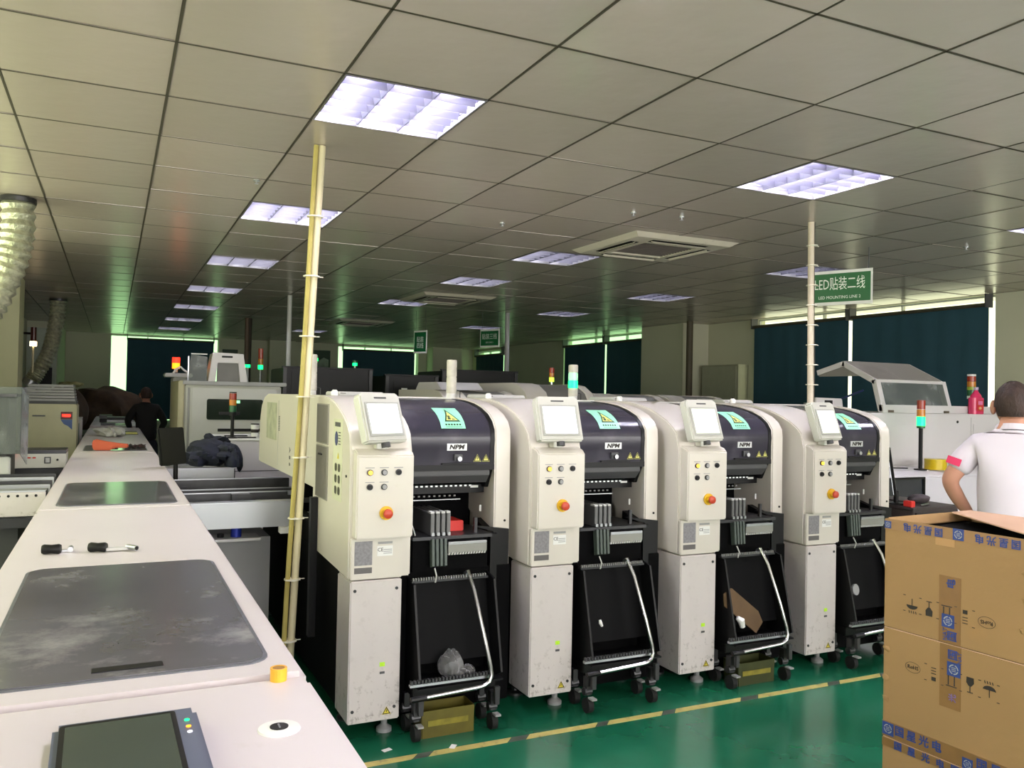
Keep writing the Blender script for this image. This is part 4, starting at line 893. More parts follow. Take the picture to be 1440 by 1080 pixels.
# ------------------------------------------------------------------ worn striped tape on the floor
tp = bpy.data.objects.new('trim_floor_tape', None); C.objects.link(tp); tp['kind'] = 'structure'; tp.location = (0, 3.315, 0)
YT = mat('tape_yellow', (176, 164, 92), .6, var=.15, scale=14, dirt=((92, 90, 66), .5, 18)); GT = mat('tape_black_worn', (62, 72, 60), .6, var=.3, scale=14)
x = -.6; k = 0; rnd = random.Random(2)
while x < 8.3:
    w_ = rnd.uniform(.16, .5) if k % 2 == 0 else rnd.uniform(.05, .11)
    mk('tape_stripe', B().prism([(x, -.022), (x+w_-.004, -.022), (x+w_+.036, .022), (x+.04, .022)], 'z', .0003, .0012), YT if k % 2 == 0 else GT, tp, smooth=0); x += w_; k += 1
# ------------------------------------------------------------------ reflow oven behind the row
t = thing('reflow_oven', 'long white oven with a raised clear hood on top', 'machine', (0, 0, 0))
mk('upper_body', B().box(5.0, 8.3, 5.0, 6.2, .985, 1.43), OVENW, t, bev=.012)
mk('lower_body', B().box(5.0, 8.3, 4.99, 6.2, .1, .984), OVENW, t, bev=.008)
b = B(); b.prism([(4.62, .1), (4.62, .93), (4.66, .965), (4.75, .975), (4.985, .975), (4.985, .1)], 'x', 5.0, 8.3); mk('front_ledge', b, mat('ledge_white', (206, 202, 208), .35, var=.02), t, bev=.01)
op = mk('dark_opening', B().box(5.15, 5.84, 4.612, 4.6195, .62, .915), mat('oven_window_dark', (46, 48, 54), .15), t)
mk('opening_frame', B().box(5.13, 5.86, 4.6, 4.6115, .915, .93).box(5.84, 5.86, 4.6, 4.6115, .6, .9149).box(5.13, 5.8399, 4.6, 4.6115, .6, .62), BLACK, op); mk('opening_bar', B().box(5.15, 5.8, 4.605, 4.6115, .66, .70), BLACK, op)
for x in (6.95, 8.0): mk('panel_seam', B().box(x, x+.004, 4.9985, 4.9995, 1.02, 1.4), GREYP, t)
mk('access_panel', B().box(6.98, 7.95, 4.994, 4.9995, 1.05, 1.34), OVENW, t, bev=.002); mk('round_hole', B().cyl((6.77, 4.9992, 1.36), (6.77, 4.995, 1.36), .012, seg=12), BLACK, t)
mk('plinth', B().box(5.05, 8.25, 4.7, 6.1, 0, .099), BLACK, t); mk('raised_strip', B().box(6.72, 7.6, 5.1, 5.4, 1.4305, 1.5), OVENW, t, bev=.006)
def strip(b, P, Q, w, th=.012):   # flat bar between two (y,z) points at x range
    b.prism([P, Q, (Q[0]+w[0], Q[1]+w[1]), (P[0]+w[0], P[1]+w[1])], 'x', th, 0)
LP_ = [(5.005, 1.45), (5.08, 1.715), (5.43, 1.88), (5.74, 1.80)]
hd = mk('hood_frame', B(), OVENW, t) if 0 else None
b = B()
for x in (5.84, 6.66):
    for i in range(3):
        P, Q = Vector(LP_[i]), Vector(LP_[i+1]); d = (Q-P).normalized(); n = Vector((-d.y, d.x))*.0+Vector((d.y, -d.x))*.045
        b.prism([tuple(P), tuple(Q), tuple(Q+n), tuple(P+n)], 'x', x, x+(.055 if i == 0 else .022))
b.box(5.84, 6.715, 5.0, 5.04, 1.432, 1.50); b.box(5.862, 6.66, 5.078, 5.09, 1.69, 1.715); b.box(5.862, 6.66, 5.73, 5.745, 1.77, 1.80)
hf = mk('hood_frame', b, OVENW, t, smooth=0)
b = B(); b.box(5.895, 6.66, 5.01, 5.014, 1.5, 1.69); b.v = [(x, y+(z-1.5)*.3, z) for x, y, z in b.v]; mk('front_pane', b, CLEARP, hf)
ROOFP = glass('frosted_roof', (160, 156, 150), (150, 150, 148), .4, dust=.6, dcol=(130, 124, 118), dscale=2.5, base=.6)
b = B(); b.prism([(5.085, 1.716), (5.43, 1.878), (5.43, 1.882), (5.085, 1.72)], 'x', 5.862, 6.66); b.prism([(5.432, 1.878), (5.74, 1.798), (5.74, 1.802), (5.432, 1.882)], 'x', 5.862, 6.66); mk('roof_panes', b, ROOFP, hf)
b = B(); b.prism([(5.2, 1.745), (5.43, 1.865), (5.72, 1.79), (5.72, 1.745)], 'x', 5.85, 5.854); mk('gable_pane', b, ROOFP, hf)
mk('gas_strut', B().cyl((5.82, 5.75, 1.44), (5.83, 5.2, 1.62), .009, seg=8), mat('strut_blue', (30, 44, 92), .4), hf)
for x in (5.93, 6.3, 6.62): mk('hinge', B().box(x-.03, x+.03, 4.99, 5.0, 1.435, 1.456), mat('hinge_grey', (110, 100, 90), .4, .5), hf)
mk('loader_box', B(), PLAST, t) if 0 else None
t = thing('operator_terminal', 'white slanted terminal box with a small black display behind the last machine', 'terminal', (5.6, 5.35, 1.43))
b = B(); b.prism([(-.16, 0), (.17, 0), (.15, .115), (-.16, .12)], 'y', 0, .08); mk('case', b, OVENW, t, bev=.006); mk('display', B().box(-.06, .03, -.004, -.0005, .045, .098), BLACK, t)
def signal(name, loc, label, h, segs, rr=.025, grp=None, base=.05):
    t = thing(name, label, 'signal light', loc, 0, grp)
    mk('base_plate', B().lathe([(0, 0), (base, 0), (base, .008), (base*.5, .012), (0, .012)], seg=16), BLACK, t)
    mk('post', B().cyl((0, 0, .012), (0, 0, h), rr*.5, seg=10), segs[0], t); z = h
    for m, dz in segs[1:]: mk('lens', B().cyl((0, 0, z), (0, 0, z+dz-.002), rr, seg=18), m, t); z += dz
    return t
signal('signal_tower', (5.95, 4.72, .974), 'black-posted signal tower glowing green on the oven ledge', .34, [BLACK, (GDARK, .02), (GLEDM, .075), (AMBOFF, .06), (REDOFF, .075)], .032)
signal('signal_tower', (7.3, 5.25, 1.50), 'unlit red, amber and green signal tower behind the pink bottle', .07, [PAPER, (PAPER, .03), (GDARK, .055), (mat('lime_lens', (150, 170, 40), .3), .03), (AMBOFF, .05), (REDOFF, .05), (PAPER, .02)], .038)
t = thing('cleaner_bottle', 'pink plastic bottle with label on top of the oven', 'bottle', (7.1, 5.06, 1.43))
pk = mat('pink_plastic', (205, 50, 96), .2, var=.1, scale=6)
b = B(); b.prism(rounded(-.072, .072, -.04, .04, .03), 'z', 0, .15); n0 = len(b.v)
b.lathe([(.068, .15), (.055, .175), (.03, .2), (.022, .215), (.022, .22), (0, .22)], seg=18); b.v = b.v[:n0]+[(x, y*.6, z) for x, y, z in b.v[n0:]]
mk('body', b, pk, t, bev=.004); mk('cap', B().cyl((0, 0, .2205), (0, 0, .245), .02, seg=14), mat('cap_lilac', (180, 160, 190), .4), t)
mk('label', B().box(-.045, .045, -.0425, -.0405, .03, .125), mat('label_red', (190, 40, 40), .4, var=.2, scale=30), t); mk('label_patch', B().box(-.03, .03, -.0445, -.0427, .085, .12), mat('label_pink', (220, 120, 170), .4), t)
mk('label_picture', B().ball((0, -.043, .055), .02, .002, .013), mat('label_cream2', (220, 170, 120), .5), t)
t = thing('tape_roll', 'wide yellow tape roll on the oven ledge beside the signal tower', 'tape', (6.13, 4.72, .976))
mk('wound_tape', B().lathe([(.035, 0), (.085, 0), (.085, .085), (.035, .085)], seg=28), mat('bright_yellow_tape', (205, 176, 20), .35, var=.05), t); mk('core', B().lathe([(.028, .001), (.0345, .001), (.0345, .084), (.028, .084)], seg=20), CARD, t)
tag(mk('cable', B().tube([(5.2, 4.9, 1.0), (5.5, 4.88, .985), (5.75, 4.86, .983), (5.9, 4.8, .983)], .005, 6), BLACK), 'black cable lying along the oven ledge', 'cable')
# ------------------------------------------------------------------ dark bench with clutter past the last machine
t = thing('work_bench', 'dark brown bench beside the last placement machine', 'bench', (4.5, 3.62, 0))
DB = mat('dark_brown', (56, 46, 46), .5, var=.15)
mk('drawer_body', B().box(.0, .42, 0, .6, .75, .845), DB, t, bev=.004); mk('top', B().box(-.01, .44, -.01, .62, .846, .862), DB, t, bev=.003)
mk('drawer_front', B().box(.02, .4, -.012, -.001, .76, .83), mat('drawer_brown', (44, 38, 40), .5), t)
for x in (.03, .39):
    for y in (.04, .56): mk('leg', B().box(x-.02, x+.02, y-.02, y+.02, 0, .749), BLACK, t)
t = thing('computer_monitor', 'thin monitor seen edge-on standing on the dark bench', 'monitor', (4.55, 3.8, .863), radians(220))
b = B(); b.M = Matrix.Translation((0, 0, .06)) @ Matrix.Rotation(radians(8), 4, 'X'); b.box(-.15, .15, .0, .016, 0, .3); mk('screen_housing', b, BLACK, t, bev=.005)
b = B(); b.M = Matrix.Translation((0, 0, .06)) @ Matrix.Rotation(radians(8), 4, 'X'); b.box(-.14, .14, -.0025, -.0005, .012, .29); mk('screen', b, mat('monitor_pale', (225, 225, 230), .4, emit=.9), t)
mk('stand', B().cyl((0, .01, .012), (0, .012, .09), .015), BLACK, t); mk('stand_foot', B().box(-.05, .05, -.05, .06, 0, .0115), BLACK, t)
b = B(); crumple(b, (4.78, 3.8, .89), .085, .05, .03, 41, .2); tag(mk('work_glove', b, mat('glove_grey', (60, 52, 54), .8, var=.2)), 'dark grey glove lump on the brown bench', 'glove')
tag(mk('steel_tweezers', B().tube([(4.62, 3.66, .868), (4.68, 3.67, .872), (4.74, 3.7, .868)], .006, 6), STEEL), 'steel tool lying on the brown bench before the glove', 'tool')
tag(mk('red_case', B().box(4.51, 4.55, 3.64, 3.7, .8625, .90), RED, bev=.004), 'small red case at the inner end of the brown bench', 'case')
tag(mk('clipboard', B().box(4.7, 4.92, 3.86, 4.1, .8625, .87), DB, bev=.002), 'thin dark board lying behind the glove on the bench', 'board')
# ------------------------------------------------------------------ carton stack
CZ = radians(-85.6); CP = (2.402, 2.041); bw, bd, bh = .52, .46, .371
def boxmap(o_, z0): o_.location = (CP[0], CP[1], z0); o_.rotation_euler = (0, 0, CZ)
BT = mat('blue_on_tape', (38, 60, 124), .45, var=.2, scale=50)
def fr(s, z, up=True, y=-.0009, r=0):
    M = F_y(s, y, z)
    return M if up else M @ Matrix.Rotation(pi, 4, 'Z') @ Matrix.Rotation(r, 4, 'Z')
def icons(par, s0, z, flip, roh):
    sg = -1 if flip else 1; y0, y1 = -.0016, -.0004; D = {}
    def P(poly, cx): D.setdefault(cx, B()).prism([(cx+sg*u, z+sg*w) for u, w in poly], 'y', y0, y1)
    # umbrella, glass, arrows, stacked layers in upright order left to right (reversed when the carton stands upside down)
    xs = [s0+k*.0605 for k in range(4)]
    um, gl, ar, st = (xs[0], xs[1], xs[2], xs[3]) if flip else (xs[3], xs[2], xs[1], xs[0])
    P([(.02*cos(q*pi/8), .004+.013*sin(q*pi/8)) for q in range(9)], um); P([(-.001, -.018), (.001, -.018), (.001, .004), (-.001, .004)], um)
    for k in range(4): P([(-.014+.008*k, .022), (-.012+.008*k, .022), (-.014+.008*k, .03), (-.016+.008*k, .03)], um)
    P([(-.011, .025), (-.012, .008), (-.004, -.002), (.004, -.002), (.012, .008), (.011, .025)], gl); P([(-.0012, -.02), (.0012, -.02), (.0012, -.002), (-.0012, -.002)], gl); P([(-.009, -.0225), (.009, -.0225), (.009, -.02), (-.009, -.02)], gl)
    for dx in (-.01, .01): P([(dx-.002, -.018), (dx+.002, -.018), (dx+.002, .018), (dx-.002, .018)], ar); P([(dx-.006, .012), (dx+.006, .012), (dx, .026)], ar)
    P([(-.018, -.0225), (.018, -.0225), (.018, -.0195), (-.018, -.0195)], ar)
    P([(-.007, -.022), (.007, -.022), (.007, -.010), (-.007, -.010)], st)
    for k in range(3): P([(-.008, .0+.009*k), (.008, .0+.009*k), (.008, .0022+.009*k), (-.008, .0022+.009*k)], st)
    for cx in (xs[0]-.028, xs[0]+.03, xs[1]+.03, xs[2]+.03, xs[3]+.027):
        for dz in (-.026, .026): mk('corner_mark', B().box(cx-.004, cx+.004, y0, y1, z+dz-.001, z+dz+.001), INK, par, smooth=0)
    for b in D.values(): mk('handling_mark', b, INK, par, smooth=0)
    b = B(); n = 28; R0, R1 = (.0275, .0175), (.0262, .0162)
    for k in range(n):
        a, c = 2*pi*k/n, 2*pi*(k+1)/n
        b.quad((roh+R0[0]*cos(a), y0, z+R0[1]*sin(a)), (roh+R0[0]*cos(c), y0, z+R0[1]*sin(c)), (roh+R1[0]*cos(c), y0, z+R1[1]*sin(c)), (roh+R1[0]*cos(a), y0, z+R1[1]*sin(a)))
    o_ = mk('oval_mark', b, INK, par, smooth=0); text('lettering', 'RoHS', .017, fr(roh, z, not flip, -.0012), INK, o_)
def logo(par, s, z, w, y=-.0022):
    q = mk('tape_logo', B().box(s-w/2, s+w/2, y, y+.0012, z-w/2, z+w/2), BT, par, smooth=0); b = B(); n = 24
    for k in range(n):
        if k % 6 == 5: continue
        a, c = 2*pi*k/n, 2*pi*(k+1)/n; r0, r1 = w*.36, w*.28
        b.quad(*[(s+r*cos(t_), y-.0003, z+r*sin(t_)) for r, t_ in ((r0, a), (r0, c), (r1, c), (r1, a))])
    for d in (-.12, 0, .12): b.quad((s-w*.17, y-.0003, z+w*(d-.025)), (s+w*.17, y-.0003, z+w*(d-.025)), (s+w*.17, y-.0003, z+w*(d+.025)), (s-w*.17, y-.0003, z+w*(d+.025)))
    mk('logo_mark', b, mat('logo_pale', (150, 152, 150), .5), q, smooth=0)
def carton(z0, label, closed=True):
    t = thing('carton', label, 'box', (0, 0, 0), 0, None); boxmap(t, z0); b = B(); th = .005
    b.box(0, bw, 0, th, .002, bh-.002); b.box(0, bw, bd-th, bd, .002, bh-.002); b.box(0, th, th, bd-th, .002, bh-.002); b.box(bw-th, bw, th, bd-th, .002, bh-.002); b.box(th, bw-th, th, bd-th, .002, .007)
    mk('walls', b, CARD, t, bev=.0018)
    if closed: mk('top_flap', B().box(.001, bw-.001, .001, bd/2-.001, bh-.002, bh), CARDL, t); mk('top_flap', B().box(.001, bw-.001, bd/2+.001, bd-.001, bh-.002, bh), CARDL, t)
    return t
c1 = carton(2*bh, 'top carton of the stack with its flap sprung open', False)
c2 = carton(bh, 'middle carton of the stack, under the open one')
c3 = carton(0, 'lowest carton of the stack, standing on the green floor')
# flaps of the open top carton
b = B(); Fp = [(.02, .345), (bw, .012), (bw, bd), (.02, bd)]; b.prism(Fp, 'z', 0, .004); b.v = [(x, y, z+bh+.0005) for x, y, z in b.v]
mk('shade_block', B().box(.012, bw-.012, .012, bd-.012, .0075, bh-.035), BLACKM, c1)  # black block added so the open carton looks shaded inside
mk('crooked_flap', b, CARDL, c1)
mk('left_flap', B().prism([(.0055, bh-.002), (.0055, bh+.001), (.03, bh-.026), (.03, bh-.029)], 'y', .01, bd-.01), CARD, c1)
# tape and marks on the carton faces (face looks to local -y)
mk('rim_tape', B().box(.0, bw, -.0012, -.0002, bh-.038, bh-.003), mat('rim_tape_m', (146, 112, 74), .3, var=.06), c1, smooth=0)
for k, ch in enumerate('电光星国'): 
    text('tape_print', ch, .03, fr(.105+.037*k-.02+.0, bh-.02, False, -.0022), BT, c1, bold=.0007); text('tape_print', ch, .03, fr(.345+.037*k-.015, bh-.02, False, -.0022), BT, c1, bold=.0007)
logo(c1, .262, bh-.019, .036); logo(c1, .012, bh-.022, .024); logo(c1, .49, bh-.019, .036)
mk('centre_tape', B().box(.2, .272, -.0013, -.0002, .003, .215), TAPE, c1, smooth=0); mk('old_tape', B().box(.185, .25, -.0013, -.0002, bh-.062, bh-.0385), mat('old_tape_m', (170, 130, 84), .4), c1, smooth=0)
mk('centre_tape', B().box(.205, .275, -.0013, -.0002, .17, bh-.0025), TAPE, c2, smooth=0)
R90 = radians(90)
def vtext(par, ch, s, z, sz=.032, m=BT): text('tape_print', ch, sz, F_y(s, -.0022, z) @ Matrix.Rotation(R90, 4, 'Z'), m, par, bold=.0006)
vtext(c1, '电', .242, .193); vtext(c1, '国', .247, .028, .034); vtext(c1, '星', .25, -.0+.0001*0+.0, .0001) if 0 else None
logo(c1, .231, .073, .042); text('tape_print', 'NAT', .02, F_y(.222, -.0022, .03) @ Matrix.Rotation(R90, 4, 'Z'), BT, c1)
vtext(c2, '国', .25, bh-.03, .034); text('tape_print', 'NAT', .018, F_y(.272, -.0022, bh-.035) @ Matrix.Rotation(R90, 4, 'Z'), BT, c2); logo(c2, .252, bh-.075, .044); vtext(c2, '光', .25, bh-.165, .026, mat('lilac_ink', (116, 92, 140), .5))
icons(c1, .105, .098, True, .355); icons(c2, .184, .262, False, .111)
# the flipped row runs umbrella first; lower carton the other way round
lowt = mk('edge_tape', B().box(0, bw, -.0013, -.0002, .003, .055), mat('edge_tape_m', (126, 94, 56), .3, var=.1, scale=14), c2, smooth=0)
for k, ch in enumerate('国星光电'): text('tape_print', ch, .036, fr(.065+.044*k, .032, True, -.0022), BT, c2, bold=.0008)
logo(c2, .022, .03, .042); logo(c2, .30, .018, .034)
for k, ch in enumerate('国星光'): text('tape_print', ch, .036, fr(.345+.044*k, .03, True, -.0022), BT, c2, bold=.0008)
mk('edge_tape', B().box(0, bw, -.0013, -.0002, bh-.03, bh-.003), mat('edge_tape_m', (1, 1, 1)), c3, smooth=0)
for k, ch in enumerate('国星光电国星'): text('tape_print', ch, .03, fr(.06+.05*k, bh-.018, True, -.0022), BT, c3, bold=.0007)
# dents along the carton edges
for par, pts_ in ((c2, [(.012, .30), (.01, .2), (.012, .13)]), (c1, [(.47, .27), (.475, .19), (.47, .1)])):
    for s_, z_ in pts_:
        b = B(); crumple(b, (s_, .001, z_), .014, .005, .011, int(s_*1000+z_*100), .5, 12, 8); mk('dent', b, CARD, par)
# ------------------------------------------------------------------ people
SKIN = mat('skin', (186, 134, 112), .55, var=.05, scale=12); SKIN2 = mat('skin_dark', (150, 104, 84), .55, var=.05)
SHIRT = mat('white_polo', (212, 204, 214), .85, var=.02, scale=5, bump=.12, bscale=9); HAIR = mat('dark_hair', (54, 38, 32), .7, var=.35, scale=40, bump=.7, bscale=90, stretch=(1, 1, .4))
NAVY = mat('navy_trousers', (34, 36, 48), .85, var=.1); BLKS = mat('black_shirt', (20, 20, 22), .85, var=.15, bump=.2, bscale=12)
def skin(name, V, E_, m, par, sub=2):
    me = bpy.data.meshes.new(name); me.from_pydata([v[:3] for v in V], E_, []); o = bpy.data.objects.new(name, me); C.objects.link(o)
    sk = o.modifiers.new('s', 'SKIN'); sk.use_smooth_shade = True
    lay = me.skin_vertices[0].data if me.skin_vertices else None
    if lay is None:
        bm = bmesh.new(); bm.from_mesh(me); bm.verts.layers.skin.verify(); bm.to_mesh(me); bm.free(); lay = me.skin_vertices[0].data
    for i, v in enumerate(V):
        r_ = v[3]; lay[i].radius = (r_ if isinstance(r_, tuple) else (r_, r_)); lay[i].use_root = (i == 0)
    sb = o.modifiers.new('u', 'SUBSURF'); sb.levels = sub; sb.render_levels = sub
    dg = bpy.context.evaluated_depsgraph_get(); dg.update(); m2 = bpy.data.meshes.new_from_object(o.evaluated_get(dg)); bpy.data.objects.remove(o)
    m2.materials.clear(); m2.materials.append(m); m2.shade_smooth(); n = bpy.data.objects.new(name, m2); C.objects.link(n)
    if par is not None: n.parent = par
    return n
def hand(par, c, d, up, side, m):
    """palm at c pointing along d, thumb to 'side'; four unequal curled fingers and a thumb."""
    d = Vector(d).normalized(); side = Vector(side).normalized(); nrm = d.cross(side).normalized(); c = Vector(c)
    V = [tuple(c-d*.03)+(.02,), tuple(c+d*.02)+((.03, .014),), tuple(c+d*.06)+((.03, .012),)]; E_ = [(0, 1), (1, 2)]
    skin('palm', V, E_, m, par, 1)
    for k, ln in enumerate((.07, .078, .072, .056)):
        o_ = c+d*.062+side*(.027-.018*k); P = [o_-d*.02]; a = .35
        for seg in (.42, .33, .25): P.append(P[-1]+(d*cos(a)+nrm*sin(a))*(ln*seg+(.02 if seg == .42 else 0))); a += .45
        skin('finger', [tuple(p)+(.0085-.0008*i,) for i, p in enumerate(P)], [(0, 1), (1, 2), (2, 3)], m, par, 1)
    P = [c+side*.015, c+side*.038+d*.02, c+side*.05+d*.045, c+side*.052+d*.065+nrm*.008]
    skin('thumb', [tuple(p)+(.011-.001*i,) for i, p in enumerate(P)], [(0, 1), (1, 2), (2, 3)], m, par, 1)
def person(loc, rz, label, H, arms, shirt, lean=0, short=True, skinm=SKIN, col=None):
    t = thing('person', label, 'person', loc, rz); s = H/1.62
    def p(x, y, z, r): return (x*s, (y+(z-.9)*lean if z > .9 else y)*s, z*s, (tuple(q*s for q in r) if isinstance(r, tuple) else r*s))
    V = [p(0, 0, .86, (.13, .1)), p(0, 0, 1.0, (.12, .09)), p(0, -.01, 1.18, (.135, .1)), p(0, -.01, 1.32, (.12, .085)), p(0, 0, 1.39, (.06, .055)), p(0, .01, 1.46, (.052, .052)), p(0, .02, 1.5, (.05, .05))]
    E_ = [(0, 1), (1, 2), (2, 3), (3, 4), (4, 5), (5, 6)]
    for sg in (-1, 1):
        A = arms[0 if sg < 0 else 1]; i = len(V)
        V += [p(sg*.135, -.005, 1.345, .052), p(*A[0], .042), p(*A[1], .034), p(*A[2], .024)]; E_ += [(3, i), (i, i+1), (i+1, i+2), (i+2, i+3)]
        i = len(V); V += [p(sg*.085, 0, .78, .08), p(sg*.1, .01, .45, .052), p(sg*.105, -.01, .1, .036), p(sg*.11, .09, .035, .03)]; E_ += [(0, i), (i, i+1), (i+1, i+2), (i+2, i+3)]
    skin('body', V, E_, skinm, t)
    V = [p(0, 0, .80, (.155, .125)), p(0, 0, 1.0, (.152, .117)), p(0, -.01, 1.18, (.158, .118)), p(0, -.01, 1.32, (.14, .1)), p(0, .0, 1.385, (.085, .07)), p(0, .005, 1.415, (.066, .062))]; E_ = [(0, 1), (1, 2), (2, 3), (3, 4), (4, 5)]
    for sg in (-1, 1):
        A = arms[0 if sg < 0 else 1]; i = len(V); a = Vector((sg*.15, -.005, 1.34)); e = Vector(A[0]); f = .78 if short else 1
        m_ = a.lerp(e, f); V += [p(sg*.14, -.005, 1.335, .066), p(*a.lerp(e, .45), .064), p(*m_, .062 if short else .052)]; E_ += [(3, i), (i, i+1), (i+1, i+2)]
        if not short: V += [p(*Vector(A[0]).lerp(Vector(A[1]), .95), .038)]; E_ += [(i+2, i+3)]
    sh = skin('shirt', V, E_, shirt, t)
    V = [p(0, 0, .93, (.145, .112)), p(0, 0, .82, (.14, .11))]; E_ = [(0, 1)]
    for sg in (-1, 1):
        i = len(V); V += [p(sg*.085, 0, .74, .09), p(sg*.1, .01, .45, .068), p(sg*.105, -.01, .09, .055)]; E_ += [(1, i), (i, i+1), (i+1, i+2)]
        b = B(); b.ball((sg*.108*s, .06*s, .035*s), .042*s, .12*s, .035*s); b.v = [(x, y, max(z, .002)) for x, y, z in b.v]; mk('shoe', b, BLACK, t)
    skin('trousers', V, E_, NAVY, t)
    hy = .03+.62*lean; hz = 1.525; c = (0, hy*s, hz*s)
    def hf(d): return 1-.10*max(0, -d.z)*(1 if d.y < 0 else .3)+.03*max(0, d.y)
    b = B(); b.ball(c, .073*s, .094*s, .107*s, 24, 16, hf); hd = mk('head', b, skinm, t, smooth=180)
    b = B(); b.ball((0, (hy+.092)*s, (hz-.02)*s), .012*s, .02*s, .018*s, 8, 6); mk('nose', b, skinm, hd, smooth=180)
    b = B(); b.box(-.022*s, .022*s, (hy+.088)*s, (hy+.094)*s, (hz-.058)*s, (hz-.052)*s); mk('mouth', b, mat('lips', (160, 90, 84), .5), hd, bev=.002)
    for sg in (-1, 1):
        b = B(); b.ball((sg*.03*s, (hy+.083)*s, (hz+.004)*s), .011*s, .008*s, .008*s, 10, 6); mk('eye', b, mat('eye_white', (225, 222, 215), .3), hd)
        b = B(); b.ball((sg*.08*s, (hy-.002)*s, (hz-.008)*s), .014*s, .022*s, .034*s, 12, 8); mk('ear', b, skinm, hd, smooth=180)
    # hair cap: covers skull above the ears and down the nape
    b = B(); b.ball((0, (hy-.006)*s, (hz+.008)*s), .079*s, .1*s, .108*s, 32, 22, lambda d: 1+.018*sin(d.x*37+d.z*23)*sin(d.y*31+d.z*17))
    keep = []; 
    for f_ in b.f:
        cx = sum(b.v[i][0] for i in f_)/len(f_)/s; cy = sum(b.v[i][1] for i in f_)/len(f_)/s-hy; cz = sum(b.v[i][2] for i in f_)/len(f_)/s-hz
        lim = -.052 if cy < -.045 else (-.01 if cy < -.02 else (.022 if cy < .05 and abs(cx) > .045 else .05))
        if cz > lim: keep.append(f_)
    b.f = keep; b.mi = [0]*len(keep); mk('hair', b, HAIR, t, smooth=180)
    if col:
        b = B(); R_ = [( .084, -.012), (.078, .008), (.068, .03)]; n = 28
        for i_ in range(2):
            for k in range(n):
                a, c_ = 2*pi*k/n, 2*pi*(k+1)/n; q = lambda r, h, t_: (r*cos(t_)*s, (.012+lean*.5+r*.95*sin(t_))*s, (1.405+h-.012*sin(t_))*s)
                b.quad(q(R_[i_][0], R_[i_][1], a), q(R_[i_][0], R_[i_][1], c_), q(R_[i_+1][0], R_[i_+1][1], c_), q(R_[i_+1][0], R_[i_+1][1], a))
        cl_ = mk('collar', b, shirt, sh, smooth=60)
        b = B(); n = 28; ring = [(.0815*cos(2*pi*k/n)*s, (.012+lean*.5+.0815*.95*sin(2*pi*k/n))*s, (1.405-.012*sin(2*pi*k/n))*s) for k in range(n+1)]; b.tube(ring, .0022, 5, False); mk('collar_stripe', b, NAVY, cl_)
    for sg in (-1, 1):
        A = arms[0 if sg < 0 else 1]; w_ = Vector(p(*A[1], 0)[:3]); e_ = Vector(p(*A[2], 0)[:3]); hand(t, e_, e_-w_, None, (-sg*.2, -1*1.0, .3) if short else (-sg, 0, .2), skinm)
    return t, sh
# arms: elbow, forearm middle, wrist
pa, sh = person((3.68, 2.44, 0), radians(-55.2), 'man in a white polo with a pink sleeve patch, back turned, arm bent', 1.60,
    [((-.262, -.03, 1.17), (-.215, .045, 1.07), (-.17, .10, 1.0)), ((.26, .0, 1.1), (.22, .09, 1.02), (.16, .16, .96))], SHIRT, lean=.05, col=True)
b = B(); b.M = Matrix.Translation((-.222, -.02, 1.245)) @ Matrix.Rotation(radians(18), 4, 'Y') @ Matrix.Rotation(radians(-12), 4, 'Z'); b.box(-.03, .03, -.0615, -.058, -.017, .017)
mk('sleeve_patch', b, mat('pink_patch', (214, 46, 96), .6), sh)
pb, _ = person((.42, 12.3, 0), radians(8), 'person in black clothes bent over, back to camera, before the teal blind', 1.52,
    [((-.25, .0, 1.15), (-.2, .08, 1.04), (-.15, .14, 1.0)), ((.25, .0, 1.12), (.2, .08, 1.02), (.14, .14, .98))], BLKS, lean=.12, short=False, skinm=SKIN2)
# ------------------------------------------------------------------ machines in the middle distance, beyond the line
t = thing('inspection_machine', 'large grey cabinet machine with a wide tinted window', 'machine', (.55, 9.0, 0))
mg = mat('machine_grey', (176, 176, 168), .5, var=.03); me2 = mat('machine_beige', (176, 170, 140), .5, var=.04)
mk('body', B().box(.1, 1.05, 0, 1.2, .1, 1.56), mg, t, bev=.01); mk('top_rim', B().box(.08, 1.1, -.03, 1.22, 1.561, 1.60), GREYP, t, bev=.006); mk('side_cover', B().box(.04, .099, -.01, 1.2, .1, 1.6), me2, t, bev=.01)
mk('front_frame', B().box(.16, 1.0, -.03, -.001, .2, 1.53), LGREY, t, bev=.01); wn = mk('window_pane', B().prism([(q[0], q[1]) for q in rounded(.31, .86, 1.21, 1.42, .02)], 'y', -.038, -.031), TINTG, t)
mk('inner_light', B().box(.56, .63, -.0425, -.0385, 1.38, 1.41), mat('green_inner_lit', (130, 210, 150), .4, emit=1.2), wn); mk('lower_slot', B().box(.42, .85, -.036, -.031, 1.09, 1.12), BLACK, t)
for k in range(3): mk('corner_profile', B().box(.115+.018*k, .127+.018*k, -.012, -.0, .2, 1.53), (LGREY, GREYP, LGREY)[k], t)
mk('plinth', B().box(.1, 1.04, .02, 1.18, 0, .099), BLACK, t)
t = thing('fume_cover', 'white plastic cover with a black handle slot standing on the grey cabinet machine', 'cover', (.9, 9.3, 1.601))
def shell_(o_): pass
b = B()
for P_ in ([(0, 0), (.07, 0), (.09, .2), (.3, .2), (.32, 0), (.4, 0), (.35, .3), (.04, .31)],): b.prism(P_, 'y', 0, .02); 
b.box(.04, .35, .021, .35, .285, .3); b.prism([(0, 0), (.015, 0), (.05, .285), (.04, .285)], 'y', .021, .35); b.prism([(.385, 0), (.4, 0), (.352, .285), (.34, .285)], 'y', .021, .35)
